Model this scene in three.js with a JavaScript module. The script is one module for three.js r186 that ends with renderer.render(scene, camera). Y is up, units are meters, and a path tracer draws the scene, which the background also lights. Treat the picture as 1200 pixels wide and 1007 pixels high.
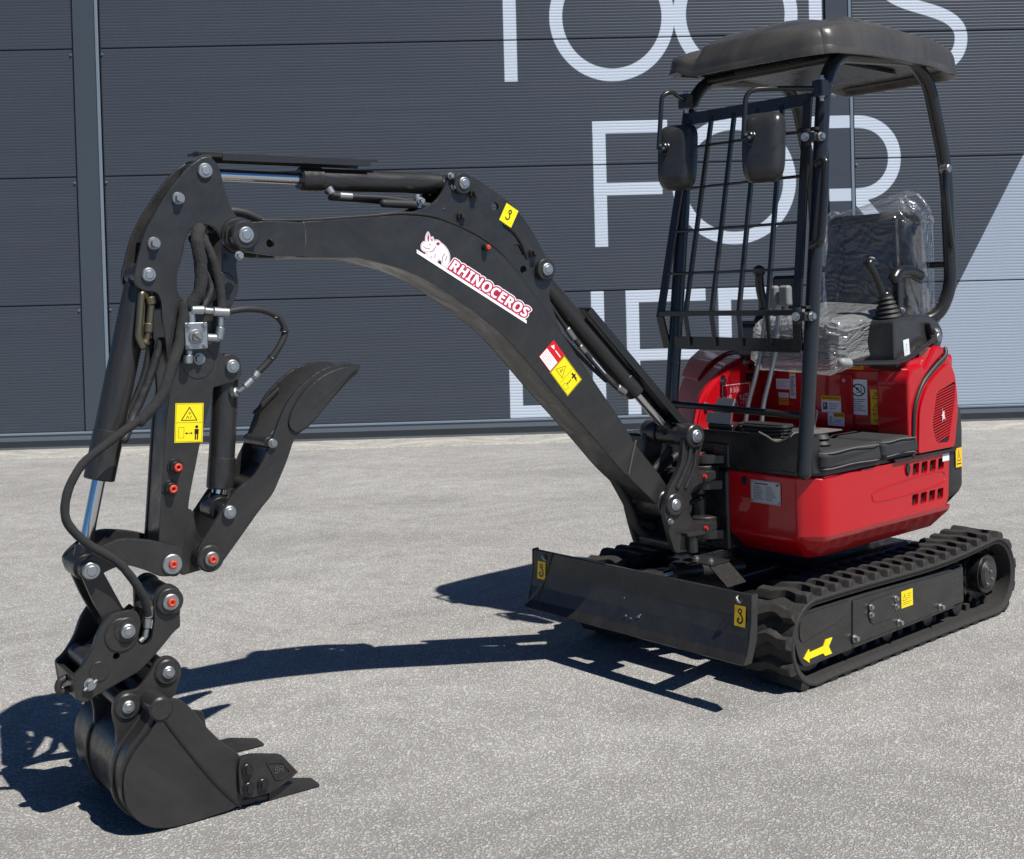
import * as THREE from 'three';
import { Sky } from 'three/addons/objects/Sky.js';
import { RoundedBoxGeometry } from 'three/addons/geometries/RoundedBoxGeometry.js';
import { mergeGeometries } from 'three/addons/utils/BufferGeometryUtils.js';
import { ImprovedNoise } from 'three/addons/math/ImprovedNoise.js';

// ------------------------------------------------------------------ camera, sky, sun, exposure
const scene = new THREE.Scene();
const W0 = 1200, H0 = 1007, F0 = 1408.86;
const camera = new THREE.PerspectiveCamera(2 * Math.atan(H0 / 2 / F0) * 180 / Math.PI, W0 / H0, 0.1, 3000);
camera.position.set(0, 1.35, 0);
camera.rotation.set(-0.0181, 0, -0.0267, 'XYZ');
camera.setViewOffset(W0, H0, 0, H0 / 2 - 371.64, W0, H0);           // the photograph is the lower part of a levelled frame
camera.updateProjectionMatrix();

const sunDir = new THREE.Vector3(0.461, 1, 0.441).normalize();
const sky = new Sky();
sky.name = 'sky'; sky.scale.setScalar(2000); sky.userData.kind = 'structure';
const su = sky.material.uniforms;
su.sunPosition.value.copy(sunDir); su.turbidity.value = 2.5; su.rayleigh.value = 0.52; su.mieCoefficient.value = 0.004;
if (su.cloudCoverage) { su.cloudCoverage.value = 0; su.cloudDensity.value = 0; }
scene.add(sky);
scene.environmentIntensity = 0.1;
const sun = new THREE.DirectionalLight(new THREE.Color(1, 0.96, 0.895), 5.0);
sun.name = 'sun';
sun.position.copy(sunDir).multiplyScalar(30); sun.castShadow = true;
sun.target.position.set(0.3, 0, -4.5); sun.position.add(sun.target.position);
sun.shadow.mapSize.set(4096, 4096);
Object.assign(sun.shadow.camera, { left: -12, right: 12, top: 12, bottom: -12, near: 1, far: 80 });
scene.add(sun, sun.target); sun.target.name = 'sun_target';

const renderer = new THREE.WebGLRenderer({ antialias: true });
renderer.toneMapping = THREE.LinearToneMapping;
renderer.toneMappingExposure = 1.2;
renderer.shadowMap.enabled = true;

// ------------------------------------------------------------------ helpers
let seed = 20240611;
const rnd = () => { seed = (seed * 1664525 + 1013904223) >>> 0; return seed / 4294967296; };
const rr = (a, b) => a + (b - a) * rnd();
const noise = new ImprovedNoise();
const V3 = (x, y, z) => new THREE.Vector3(x, y, z);
const clamp = (x, a, b) => Math.min(b, Math.max(a, x));
const lerp = (a, b, t) => a + (b - a) * t;

function clean(g) {
  const n = g.index ? g.toNonIndexed() : g.clone();
  const o = new THREE.BufferGeometry();
  o.setAttribute('position', n.attributes.position);
  if (!n.attributes.normal) n.computeVertexNormals();
  o.setAttribute('normal', n.attributes.normal);
  o.setAttribute('uv', n.attributes.uv || new THREE.BufferAttribute(new Float32Array(n.attributes.position.count * 2), 2));
  return o;
}
// smooth normals across edges flatter than the angle
function crease(g0, ang) {
  const g = g0.index ? g0.toNonIndexed() : g0, p = g.attributes.position, n = p.count, fn = new Float32Array(n), lim = Math.cos(ang), map = new Map(), ids = new Int32Array(n);
  const q = new Map(), a = p.array, N = new Float32Array(n), out = new Float32Array(n * 3), U = new Float32Array(n), A = new Float32Array(n);
  for (let i = 0; i < n; i++) { const k = (Math.round(a[i * 3] * 2e4) * 73856093) ^ (Math.round(a[i * 3 + 1] * 2e4) * 19349663) ^ (Math.round(a[i * 3 + 2] * 2e4) * 83492791); let l = q.get(k); if (!l) q.set(k, l = []); l.push(i); ids[i] = k; }
  for (let i = 0; i < n; i += 3) {
    const ux = a[i * 3 + 3] - a[i * 3], uy = a[i * 3 + 4] - a[i * 3 + 1], uz = a[i * 3 + 5] - a[i * 3 + 2], vx = a[i * 3 + 6] - a[i * 3], vy = a[i * 3 + 7] - a[i * 3 + 1], vz = a[i * 3 + 8] - a[i * 3 + 2];
    const x = uy * vz - uz * vy, y = uz * vx - ux * vz, z = ux * vy - uy * vx, L = Math.hypot(x, y, z) || 1e-12;
    for (let k = 0; k < 3; k++) { fn[i + k] = x / L; N[i + k] = y / L; U[i + k] = z / L; A[i + k] = L; }
  }
  for (let i = 0; i < n; i++) {
    let x = 0, y = 0, z = 0;
    for (const j of q.get(ids[i])) { if (fn[i] * fn[j] + N[i] * N[j] + U[i] * U[j] > lim) { x += fn[j] * A[j]; y += N[j] * A[j]; z += U[j] * A[j]; } }
    const L = Math.hypot(x, y, z) || 1; out[i * 3] = x / L; out[i * 3 + 1] = y / L; out[i * 3 + 2] = z / L;
  }
  g.setAttribute('normal', new THREE.BufferAttribute(out, 3)); return g;
}
const mg = (list) => mergeGeometries(list.flat().map(clean), false);
// one mesh for each piece of a list
function each(name, geos, mat, parent) { return geos.map((g) => mesh(name, g, mat, parent)); }
function mesh(name, geos, mat, parent) {
  const m = new THREE.Mesh(Array.isArray(geos) ? mg(geos) : geos, mat);
  m.name = name; m.castShadow = m.receiveShadow = true;
  if (parent) parent.add(m);
  return m;
}
// outline with rounded corners: [x, y] or [x, y, radius]
function outline(pts, r = 0.01, Cls = THREE.Shape) {
  const s = new Cls(), n = pts.length;
  for (let i = 0; i < n; i++) {
    const p = pts[i], a = pts[(i + n - 1) % n], b = pts[(i + 1) % n];
    const P = new THREE.Vector2(p[0], p[1]), A = new THREE.Vector2(a[0], a[1]), B = new THREE.Vector2(b[0], b[1]);
    const rad = Math.min(p[2] ?? r, P.distanceTo(A) * 0.48, P.distanceTo(B) * 0.48);
    const p0 = P.clone().add(A.sub(P).setLength(rad)), p1 = P.clone().add(B.sub(P).setLength(rad));
    if (i === 0) s.moveTo(p0.x, p0.y); else s.lineTo(p0.x, p0.y);
    s.quadraticCurveTo(P.x, P.y, p1.x, p1.y);
  }
  s.closePath();
  return s;
}
// plate lying in the x-y plane, between z0 and z1
function plate(pts, z0, z1, { r = 0.012, holes = [], bev = 0.0028, seg = 5 } = {}) {
  const sh = pts.curves ? pts : outline(pts, r);
  for (const h of holes) sh.holes.push(h.curves ? h : outline(h, r, THREE.Path));
  const b = Math.min(bev, (z1 - z0) * 0.4);
  const g = new THREE.ExtrudeGeometry(sh, { depth: z1 - z0 - 2 * b, bevelEnabled: b > 0, bevelThickness: b, bevelSize: b, bevelOffset: -b, bevelSegments: 2, curveSegments: seg });
  g.translate(0, 0, z0 + b);
  return crease(g, 0.5);
}
const circ = (x, y, r) => new THREE.Path().absarc(x, y, r, 0, Math.PI * 2, true);
// plate lying in the x-z plane between heights y0 and y1; pts are [x, z]
function slab(pts, y0, y1, o = {}) {
  const g = plate(pts.map(([x, z, r]) => [x, -z, ...(r === undefined ? [] : [r])]), y0, y1, o);
  g.rotateX(-Math.PI / 2); return g;
}
// plate lying in the y-z plane between x0 and x1; pts are [z, y]
function wallPlate(pts, x0, x1, o = {}) {
  const g = plate(pts.map(([z, y, r]) => [-z, y, ...(r === undefined ? [] : [r])]), x0, x1, o);
  g.rotateY(Math.PI / 2); return g;
}
function lathe(prof, seg = 28) { return new THREE.LatheGeometry(prof.map(([r, y]) => new THREE.Vector2(r, y)), seg); }
// turned solid between two points with chamfered ends
function rod(a, b, r, { r2 = r, seg = 24, ch = 0.003 } = {}) {
  const A = V3(...a), B = V3(...b), L = A.distanceTo(B), c = Math.min(ch, L * 0.3, r * 0.4);
  const g = lathe([[0, 0], [r - c, 0], [r, c], [r2, L - c], [r2 - c, L], [0, L]], seg);
  const gg = crease(g, 0.6);
  gg.applyQuaternion(new THREE.Quaternion().setFromUnitVectors(V3(0, 1, 0), B.clone().sub(A).normalize()));
  gg.translate(...a); return gg;
}
const zc = (x, y, z0, z1, r, o) => rod([x, y, z0], [x, y, z1], r, o);
function tube(pts, r, { seg = 0, rad = 10, tension = 0.5, closed = false } = {}) {
  const c = new THREE.CatmullRomCurve3(pts.map((p) => V3(...p)), closed, 'centripetal', tension);
  const g = new THREE.TubeGeometry(c, seg || pts.length * 8, r, rad, closed);
  if (closed) return g;
  const s0 = new THREE.SphereGeometry(r, rad, 6); s0.translate(...pts[0]);
  const s1 = new THREE.SphereGeometry(r, rad, 6); s1.translate(...pts[pts.length - 1]);
  return mg([g, s0, s1]);
}
// straight pipe bent with tight corner radii
function bentTube(pts, r, br = 0.06, rad = 14) {
  const P = pts.map((p) => V3(...p)), path = new THREE.CurvePath();
  let last = P[0];
  for (let i = 1; i < P.length; i++) {
    if (i === P.length - 1) { path.add(new THREE.LineCurve3(last, P[i])); break; }
    const d = Math.min(br, P[i].distanceTo(P[i - 1]) * 0.48, P[i].distanceTo(P[i + 1]) * 0.48);
    const a = P[i].clone().add(P[i - 1].clone().sub(P[i]).setLength(d)), b = P[i].clone().add(P[i + 1].clone().sub(P[i]).setLength(d));
    path.add(new THREE.LineCurve3(last, a)); path.add(new THREE.QuadraticBezierCurve3(a, P[i], b)); last = b;
  }
  const g = new THREE.TubeGeometry(path, pts.length * 22, r, rad, false);
  const c0 = new THREE.SphereGeometry(r, rad, 8); c0.translate(...pts[0]);
  const c1 = new THREE.SphereGeometry(r, rad, 8); c1.translate(...pts[pts.length - 1]);
  return mg([g, c0, c1]);
}
function rbox(x0, x1, y0, y1, z0, z1, r = 0.006, s = 3) {
  const g = new RoundedBoxGeometry(x1 - x0, y1 - y0, z1 - z0, s, Math.min(r, (x1 - x0) / 2.01, (y1 - y0) / 2.01, (z1 - z0) / 2.01));
  g.translate((x0 + x1) / 2, (y0 + y1) / 2, (z0 + z1) / 2); return g;
}
// rectangular bar from a to b; w = width across the third axis, h = height
function bar(a, b, h, w, up = [0, 1, 0]) {
  const A = V3(...a), B = V3(...b), X = B.clone().sub(A), L = X.length(); X.normalize();
  const Z = X.clone().cross(V3(...up)).normalize(), Y = Z.clone().cross(X);
  const g = new RoundedBoxGeometry(L, h, w, 2, Math.min(h, w) * 0.15);
  g.applyMatrix4(new THREE.Matrix4().makeBasis(X, Y, Z)); const C = A.add(B).multiplyScalar(0.5);
  g.translate(C.x, C.y, C.z); return g;
}
// hexagonal bolt head with washer; axis along dir
function bolt(p, r = 0.012, h = 0.01, dir = [0, 0, -1]) {
  const hex = new THREE.CylinderGeometry(r * 0.92, r, h, 6); hex.translate(0, h / 2 + 0.003, 0);
  const was = new THREE.CylinderGeometry(r * 1.35, r * 1.35, 0.003, 16); was.translate(0, 0.0015, 0);
  const g = mg([hex, was]);
  g.applyQuaternion(new THREE.Quaternion().setFromUnitVectors(V3(0, 1, 0), V3(...dir).normalize()));
  g.translate(...p); return g;
}
// solid lofted through horizontal rings [y, [[x, z], ...]] with flat caps
function loft(rings, sharp = 0.5) {
  const pos = [], n = rings[0][1].length;
  const P = rings.map(([y, ps]) => ps.map(([x, z]) => [x, y, z]));
  const tri = (a, b, c) => pos.push(...a, ...b, ...c);
  for (let k = 0; k + 1 < P.length; k++) for (let i = 0; i < n; i++) {
    const j = (i + 1) % n; tri(P[k][i], P[k + 1][i], P[k][j]); tri(P[k][j], P[k + 1][i], P[k + 1][j]);
  }
  for (const [R, flip] of [[P[0], true], [P[P.length - 1], false]]) {
    const c = [0, 1, 2].map((d) => R.reduce((s, p) => s + p[d], 0) / n);
    for (let i = 0; i < n; i++) { const j = (i + 1) % n; flip ? tri(c, R[i], R[j]) : tri(c, R[j], R[i]); }
  }
  let g = new THREE.BufferGeometry(); g.setAttribute('position', new THREE.Float32BufferAttribute(pos, 3));
  g.computeVertexNormals(); g = crease(g, sharp);
  const uv = []; for (let i = 0; i < pos.length; i += 3) uv.push(pos[i], pos[i + 1] + pos[i + 2]);
  g.setAttribute('uv', new THREE.Float32BufferAttribute(uv, 2)); return g;
}
// rounded polygon as a list of points
function rpoly(pts, r, seg = 5) { return outline(pts, r).getPoints(seg).slice(0, -1).map((p) => [p.x, p.y]); }

// ------------------------------------------------------------------ textures
function dataTex(n, fn, srgb = true, rep = 1) {
  const d = new Uint8Array(n * n * 4);
  for (let y = 0; y < n; y++) for (let x = 0; x < n; x++) {
    const c = fn(x / n, y / n, x, y), i = (y * n + x) * 4;
    d[i] = clamp(c[0], 0, 255); d[i + 1] = clamp(c[1], 0, 255); d[i + 2] = clamp(c[2], 0, 255); d[i + 3] = 255;
  }
  const t = new THREE.DataTexture(d, n, n); t.wrapS = t.wrapT = THREE.RepeatWrapping; t.magFilter = THREE.LinearFilter;
  t.minFilter = THREE.LinearMipmapLinearFilter; t.generateMipmaps = true;
  if (srgb) t.colorSpace = THREE.SRGBColorSpace; t.repeat.set(rep, rep); t.needsUpdate = true; return t;
}
const tn = (u, v, f, z) => { // tiling noise
  const a = u * Math.PI * 2, b = v * Math.PI * 2, k = f / 6.283;
  return noise.noise(Math.cos(a) * k + 7 + z, Math.sin(a) * k + Math.cos(b) * k * 1.3 + z * 3, Math.sin(b) * k + 3);
};
const paintRough = dataTex(256, (u, v) => { const k = 150 + 60 * tn(u, v, 9, 1) + 30 * tn(u, v, 40, 5) + 14 * (rnd() - 0.5); return [0, k, 0]; }, false, 2);
const paintDust = dataTex(256, (u, v) => { const k = 226 + 30 * tn(u, v, 7, 2) + 18 * tn(u, v, 30, 8) + 10 * (rnd() - 0.5); return [k, k * 0.99, k * 0.97]; }, true, 1.5);
const rubberTex = dataTex(256, (u, v) => { const k = 205 + 45 * tn(u, v, 12, 3) + 40 * (rnd() - 0.5); return [k, k * 0.98, k * 0.95]; }, true, 4);
const fabricBump = dataTex(128, (u, v, x, y) => { const k = ((x + y) % 4 < 2 ? 160 : 90) + 30 * (rnd() - 0.5); return [k, k, k]; }, false, 14);

const lin = (r, g, b) => new THREE.Color().setRGB(r, g, b);
const std = (c, rough, metal = 0, o = {}) => new THREE.MeshStandardMaterial({ color: c, roughness: rough, metalness: metal, ...o });
const M = {
  paint: std(lin(0.0325, 0.0315, 0.031), 0.56, 0, { roughnessMap: paintRough, map: paintDust }),
  black: std(lin(0.014, 0.014, 0.0145), 0.5, 0, { roughnessMap: paintRough }),
  tubeBlack: std(lin(0.02, 0.0195, 0.019), 0.45, 0, { roughnessMap: paintRough }),
  red: new THREE.MeshPhysicalMaterial({ color: lin(0.455, 0.003, 0.008), roughness: 0.34, specularIntensity: 0.45, clearcoat: 0.6, clearcoatRoughness: 0.05 }),
  plastic: std(lin(0.082, 0.079, 0.073), 0.46, 0, { map: paintDust, roughnessMap: paintRough }),
  consoleP: std(lin(0.03, 0.03, 0.03), 0.55, 0, { roughnessMap: paintRough }),
  counter: std(lin(0.03, 0.029, 0.028), 0.5, 0, { map: paintDust }),
  rubber: std(lin(0.040, 0.0385, 0.0365), 0.8, 0, { map: rubberTex }),
  hose: std(lin(0.018, 0.018, 0.018), 0.6, 0),
  sleeve: std(lin(0.021, 0.021, 0.021), 0.9, 0, { bumpMap: fabricBump, bumpScale: 0.0006 }),
  fabric: std(lin(0.022, 0.022, 0.023), 0.8, 0, { bumpMap: fabricBump, bumpScale: 0.0005 }),
  matF: std(lin(0.12, 0.112, 0.1), 0.9, 0, { bumpMap: fabricBump, bumpScale: 0.0006 }),
  piping: std(lin(0.13, 0.13, 0.13), 0.6),
  chrome: std(lin(0.60, 0.60, 0.60), 0.2, 1),
  zinc: std(lin(0.42, 0.435, 0.43), 0.46, 1),
  zincDull: std(lin(0.34, 0.34, 0.33), 0.5, 1),
  brass: std(lin(0.2, 0.17, 0.11), 0.45, 1),
  orange: std(lin(0.55, 0.05, 0.02), 0.5),
  greyP: std(lin(0.28, 0.28, 0.28), 0.5),
  white: std(lin(0.75, 0.75, 0.74), 0.5),
  weldP: std(lin(0.075, 0.072, 0.07), 0.5),
  weld: std(lin(0.24, 0.23, 0.21), 0.5, 0.6),
};
// print on a sticker: canvas texture
function canvasTex(w, h, draw) {
  const c = document.createElement('canvas'); c.width = w; c.height = h;
  const x = c.getContext('2d'); draw(x, w, h);
  const t = new THREE.CanvasTexture(c); t.colorSpace = THREE.SRGBColorSpace; t.anisotropy = 8; return t;
}
const stickerMat = (w, h, draw, rough = 0.4, o = {}) => new THREE.MeshStandardMaterial({ map: canvasTex(w, h, draw), roughness: rough, ...o });
// thin rectangular label. facing: unit normal; right: direction of reading
function decal(name, mat, w, h, pos, facing, right, parent) {
  const g = new THREE.PlaneGeometry(w, h);
  const N = V3(...facing).normalize(), X = V3(...right).normalize(), Y = N.clone().cross(X).normalize(); X.copy(Y.clone().cross(N));
  g.applyMatrix4(new THREE.Matrix4().makeBasis(X, Y, N)); g.translate(...pos);
  return mesh(name, g, mat, parent);
}

// ------------------------------------------------------------------ ground
{
  const N = 2048, h = new Float32Array(N * N).fill(0), c = new Float32Array(N * N).fill(0.5), w = new Float32Array(N * N).fill(1);
  // crushed stone worn flush in the bitumen: many small chips of differing tone
  for (let i = 0; i < 330000; i++) {
    const r = 0.9 + Math.pow(rnd(), 3.0) * 2.9, x0 = rnd() * N, y0 = rnd() * N, t = clamp(0.5 + (rnd() + rnd() + rnd() - 1.5) * 0.62, 0.05, 1), a = rnd() * 3.14, e = rr(0.6, 1), ca = Math.cos(a), sa = Math.sin(a), wm = rr(-1, 1);
    for (let y = Math.floor(-r); y <= r; y++) for (let x = Math.floor(-r); x <= r; x++) {
      const u = (x * ca + y * sa) / r, v = (-x * sa + y * ca) / (r * e), d = u * u + v * v;
      if (d > 1) continue;
      const k = (((y0 | 0) + y + N) % N) * N + (((x0 | 0) + x + N) % N);
      c[k] = t; h[k] = 0.55 + 0.45 * t * (1 - d * d); w[k] = wm;
    }
  }
  const mt = new Float32Array(128 * 128); for (let y = 0; y < 128; y++) for (let x = 0; x < 128; x++) mt[y * 128 + x] = 0.035 * tn(x / 128, y / 128, 14, 11) + 0.03 * tn(x / 128, y / 128, 40, 13);
  const mott = (k) => { const X = (k % N) / 16, Y = Math.floor(k / N) / 16, a = X | 0, b = Y | 0, u = X - a, v = Y - b, m = (i, j) => mt[(j & 127) * 128 + (i & 127)]; return lerp(lerp(m(a, b), m(a + 1, b), u), lerp(m(a, b + 1), m(a + 1, b + 1), u), v); };
  const dc = new Uint8Array(N * N * 4), dh = new Uint8Array(N * N * 4);
  for (let k = 0; k < N * N; k++) {
    const g = rnd() * 0.12, b = h[k] > 0 ? 0.555 + 0.20 * c[k] + g - 0.06 + mott(k) : 0.465 + g + mott(k), v = 255 * clamp(b, 0, 1);
    dc[k * 4] = v * (1 + 0.012 * w[k]); dc[k * 4 + 1] = v * 0.992; dc[k * 4 + 2] = v * (0.978 - 0.015 * w[k]); dc[k * 4 + 3] = 255;
    const e = 255 * (h[k] * 0.8 + g); dh[k * 4] = dh[k * 4 + 1] = dh[k * 4 + 2] = clamp(e, 0, 255); dh[k * 4 + 3] = 255;
  }
  const mk = (d, s) => { const t = new THREE.DataTexture(d, N, N); t.wrapS = t.wrapT = THREE.RepeatWrapping; t.magFilter = THREE.LinearFilter; t.minFilter = THREE.LinearMipmapLinearFilter; t.generateMipmaps = true; if (s) t.colorSpace = THREE.SRGBColorSpace; t.needsUpdate = true; return t; };
  const asphalt = new THREE.MeshStandardMaterial({ map: mk(dc, true), bumpMap: mk(dh, false), bumpScale: 0.0036, roughness: 0.92, vertexColors: true });
  // one sheet, dense near the machine, reaching the horizon
  const xs = [], zs = [];
  for (let i = 0; i <= 200; i++) xs.push(lerp(-10, 10, i / 200));
  for (let i = 0; i <= 190; i++) zs.push(lerp(-12.6, 2, i / 190));
  for (const d of [20, 40, 90, 250, 900]) { xs.push(d + 10); xs.unshift(-d - 10); zs.push(d); zs.unshift(-d - 12.6); }
  const pos = [], uv = [], col = [], idx = [];
  for (const z of zs) for (const x of xs) {
    pos.push(x, 0, z); uv.push(x / 2.3, z / 2.3);
    let k = 1.03 + 0.13 * noise.noise(x * 0.45, 3, z * 0.9) + 0.07 * noise.noise(x * 1.3, 9, z * 2.6) + 0.04 * noise.noise(x * 3.4, 4, z * 6.0);
    k *= 1 - 0.10 * Math.exp(-(((x - 0.55) / 0.9) ** 2 + ((z + 2.75) / 0.42) ** 2));                       // polished turning patch
    for (const [zc0, w] of [[-6.6, 0.16], [-7.9, 0.13]]) k *= 1 - 0.055 * Math.exp(-(((z - zc0 - 0.10 * x - 0.35 * Math.sin(x * 0.35)) / w) ** 2));   // tyre tracks
    k *= 1 - 0.10 * clamp(1 - Math.abs(z + 3.0 + 0.25 * noise.noise(x * 0.5, 1, 4)) / 0.5, 0, 1);      // old tyre band
    const s = noise.noise(x * 0.9 + 20, 5, z * 1.6); k *= 1 - 0.12 * clamp((s - 0.25) * 3, 0, 1);
    col.push(k, k, k * 0.995);
  }
  const nx = xs.length;
  for (let j = 0; j + 1 < zs.length; j++) for (let i = 0; i + 1 < nx; i++) { const a = j * nx + i; idx.push(a, a + nx, a + 1, a + 1, a + nx, a + nx + 1); }
  const g = new THREE.BufferGeometry();
  g.setAttribute('position', new THREE.Float32BufferAttribute(pos, 3)); g.setAttribute('uv', new THREE.Float32BufferAttribute(uv, 2));
  g.setAttribute('color', new THREE.Float32BufferAttribute(col, 3)); g.setIndex(idx); g.computeVertexNormals();
  const m = mesh('asphalt_ground', g, asphalt); m.userData.kind = 'structure'; scene.add(m);
}

// ------------------------------------------------------------------ warehouse wall
const WY = 0.0283, WD = 11.484;
const building = new THREE.Group(); building.name = 'warehouse';
building.position.set(-Math.sin(WY) * WD, 0, -Math.cos(WY) * WD); building.rotation.y = WY;
building.userData = { label: 'dark slate ribbed metal warehouse wall with large pale lettering behind the excavator', category: 'building' };
scene.add(building);
{
  const PH = 1.2047, B0 = 0.17, HX0 = -4.95, HX1 = 5.45, HY1 = 5.0;
  const lettering = canvasTex(2048, 1000, (x, w, h) => {
    const sx = w / (HX1 - HX0), sy = h / HY1, X = (v) => (v - HX0) * sx, Y = (v) => h - v * sy;
    const base = '#3d434b', pale = '#c3ccd7';
    x.fillStyle = base; x.fillRect(0, 0, w, h);
    for (let i = 0; i < 900; i++) { x.fillStyle = `rgba(${rnd() < 0.5 ? '20,24,32' : '120,128,140'},${0.02 * rnd()})`; x.fillRect(rnd() * w, rnd() * h, 30 + rnd() * 260, 2 + rnd() * 20); }
    const grey = () => { x.fillStyle = pale; x.strokeStyle = pale; x.lineJoin = 'miter'; };
    grey(); const S = 0.125; x.lineWidth = S * sx;
    const R = (a, b, c, d) => x.fillRect(X(Math.min(a, c)), Y(Math.max(b, d)), Math.abs(c - a) * sx, Math.abs(d - b) * sy);
    const ell = (cx, cy, rx, ry) => { x.beginPath(); x.ellipse(X(cx), Y(cy), (rx - S / 2) * sx, (ry - S / 2) * sy, 0, 0, 7); x.stroke(); };
    // TOOLS
    R(0.315, 3.385, 0.44, 4.58); R(-0.12, 4.46, 0.88, 4.58);
    ell(1.355, 3.98, 0.60, 0.615); ell(2.54, 3.98, 0.60, 0.615);
    R(3.25, 3.385, 3.375, 4.58); R(3.25, 3.385, 3.92, 3.50);
    x.beginPath(); x.moveTo(X(4.60), Y(4.44)); x.bezierCurveTo(X(4.40), Y(4.56), X(3.98), Y(4.58), X(3.97), Y(4.28)); x.bezierCurveTo(X(3.97), Y(3.96), X(4.72), Y(4.06), X(4.72), Y(3.72)); x.bezierCurveTo(X(4.72), Y(3.36), X(4.22), Y(3.36), X(3.95), Y(3.55)); x.stroke();
    // FOR
    R(1.14, 1.79, 1.265, 2.99); R(1.14, 2.87, 1.86, 2.99); R(1.14, 2.28, 1.80, 2.40);
    ell(2.49, 2.39, 0.60, 0.61);
    R(3.24, 1.79, 3.365, 2.99); R(3.24, 2.87, 3.72, 2.99); R(3.24, 2.17, 3.74, 2.29);
    x.beginPath(); x.moveTo(X(3.68), Y(2.93)); x.bezierCurveTo(X(4.17), Y(2.93), X(4.17), Y(2.23), X(3.68), Y(2.23)); x.stroke();
    x.beginPath(); x.moveTo(X(3.66), Y(2.23)); x.lineTo(X(4.02), Y(1.79)); x.stroke();
    // LIFE
    R(0.285, 0.172, 0.41, 1.37); R(0.285, 0.172, 0.95, 0.29);
    R(1.085, 0.172, 1.21, 1.37);
    R(1.42, 0.172, 1.545, 1.37); R(1.42, 1.25, 2.19, 1.37); R(1.42, 0.69, 2.13, 0.80);
    R(2.31, 0.172, 2.435, 1.37); R(2.31, 1.25, 3.02, 1.37); R(2.31, 0.69, 2.95, 0.80); R(2.31, 0.172, 3.02, 0.29);
    // pale diagonal field at the right
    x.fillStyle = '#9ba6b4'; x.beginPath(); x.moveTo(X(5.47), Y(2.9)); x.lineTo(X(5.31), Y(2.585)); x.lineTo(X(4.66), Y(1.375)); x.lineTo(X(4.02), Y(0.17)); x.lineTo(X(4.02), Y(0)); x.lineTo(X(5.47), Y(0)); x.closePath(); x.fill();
  });
  const wallM = new THREE.MeshStandardMaterial({ map: lettering, roughness: 0.42, metalness: 0 });
  const trimM = std(new THREE.Color('#414950'), 0.4), edgeM = std(new THREE.Color('#74808b'), 0.35), sealM = std(lin(0.012, 0.014, 0.018), 0.6), baseM = std(new THREE.Color('#5a626b'), 0.45), plinthM = std(new THREE.Color('#5d6063'), 0.8);
  // horizontal micro-ribbed sandwich panel
  const ribs = 41, prof = [];
  for (let i = 0; i < ribs; i++) {
    const y0 = 0.008 + i * (PH - 0.016) / ribs, p = (PH - 0.016) / ribs;
    prof.push([y0, 0.0], [y0 + p * 0.55, 0.0], [y0 + p * 0.70, -0.0013], [y0 + p * 0.85, -0.0013]);
  }
  const full = [[0, -0.012], [0.003, -0.001], ...prof, [PH - 0.011, -0.001], [PH - 0.008, -0.012]];
  function panel(x0, x1, row) {
    const pos = [], uv = [], yb = B0 + row * PH;
    for (let i = 0; i + 1 < full.length; i++) {
      const [ya, za] = full[i], [yc, zc2] = full[i + 1];
      for (const [x, y, z] of [[x0, ya, za], [x1, ya, za], [x1, yc, zc2], [x0, ya, za], [x1, yc, zc2], [x0, yc, zc2]]) {
        pos.push(x, yb + y, z); uv.push((x - HX0) / (HX1 - HX0), (yb + y) / HY1);
      }
    }
    const g = new THREE.BufferGeometry();
    g.setAttribute('position', new THREE.Float32BufferAttribute(pos, 3)); g.setAttribute('uv', new THREE.Float32BufferAttribute(uv, 2)); g.computeVertexNormals();
    return mesh('wall_panel', g, wallM, building);
  }
  const bays = [[-11.2, -3.755], [-3.485, 3.385], [3.665, 11.2]];
  for (const [a, b] of bays) for (let r = 0; r < 5; r++) panel(a, b, r);
  // wall core behind the panels
  mesh('wall_core', rbox(-11.2, 11.2, 0.1, 6.19, -0.22, -0.014, 0.004), sealM, building);
  // column covers with folded edges and sealing strips
  for (const [a, b] of [[-3.755, -3.485], [3.385, 3.665]]) {
    const g = new THREE.BoxGeometry(b - a - 0.05, 6.02, 0.03); g.translate((a + b) / 2 - 0.006, B0 + 3.01, 0.004);
    const p = g.attributes.position, u = g.attributes.uv; for (let i = 0; i < p.count; i++) u.setXY(i, (p.getX(i) - HX0) / (HX1 - HX0), p.getY(i) / HY1);
    const m = mesh('column_cover', g, a < 0 ? trimM : wallM, building);
    mesh('cover_edge', rbox(b - 0.045, b - 0.017, B0, B0 + 6.02, 0.006, 0.028, 0.004), edgeM, m);
    each('seal_strip', ([rbox(a + 0.001, a + 0.018, B0, B0 + 6.02, -0.01, 0.004, 0.002), rbox(b - 0.008, b + 0.001, B0, B0 + 6.02, -0.01, 0.003, 0.002)]), sealM, m);
    const sc = []; for (let r = 1; r < 5; r++) for (const s of [a - 0.012, b + 0.012]) sc.push(bolt([s, B0 + r * PH - 0.06, 0.002], 0.009, 0.008, [0, 0, 1]));
    each('screw', sc, M.zincDull, m);
  }
  // base flashing and plinth
  mesh('base_flashing', [rbox(-11.2, 11.2, 0.150, 0.1685, -0.02, 0.045, 0.003)], edgeM, building);
  mesh('base_flashing', [rbox(-11.2, 11.2, 0.092, 0.1495, -0.02, 0.036, 0.003)], baseM, building);
  mesh('plinth', rbox(-11.2, 11.2, -0.05, 0.0915, -0.25, 0.008, 0.003), plinthM, building);
}
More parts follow.
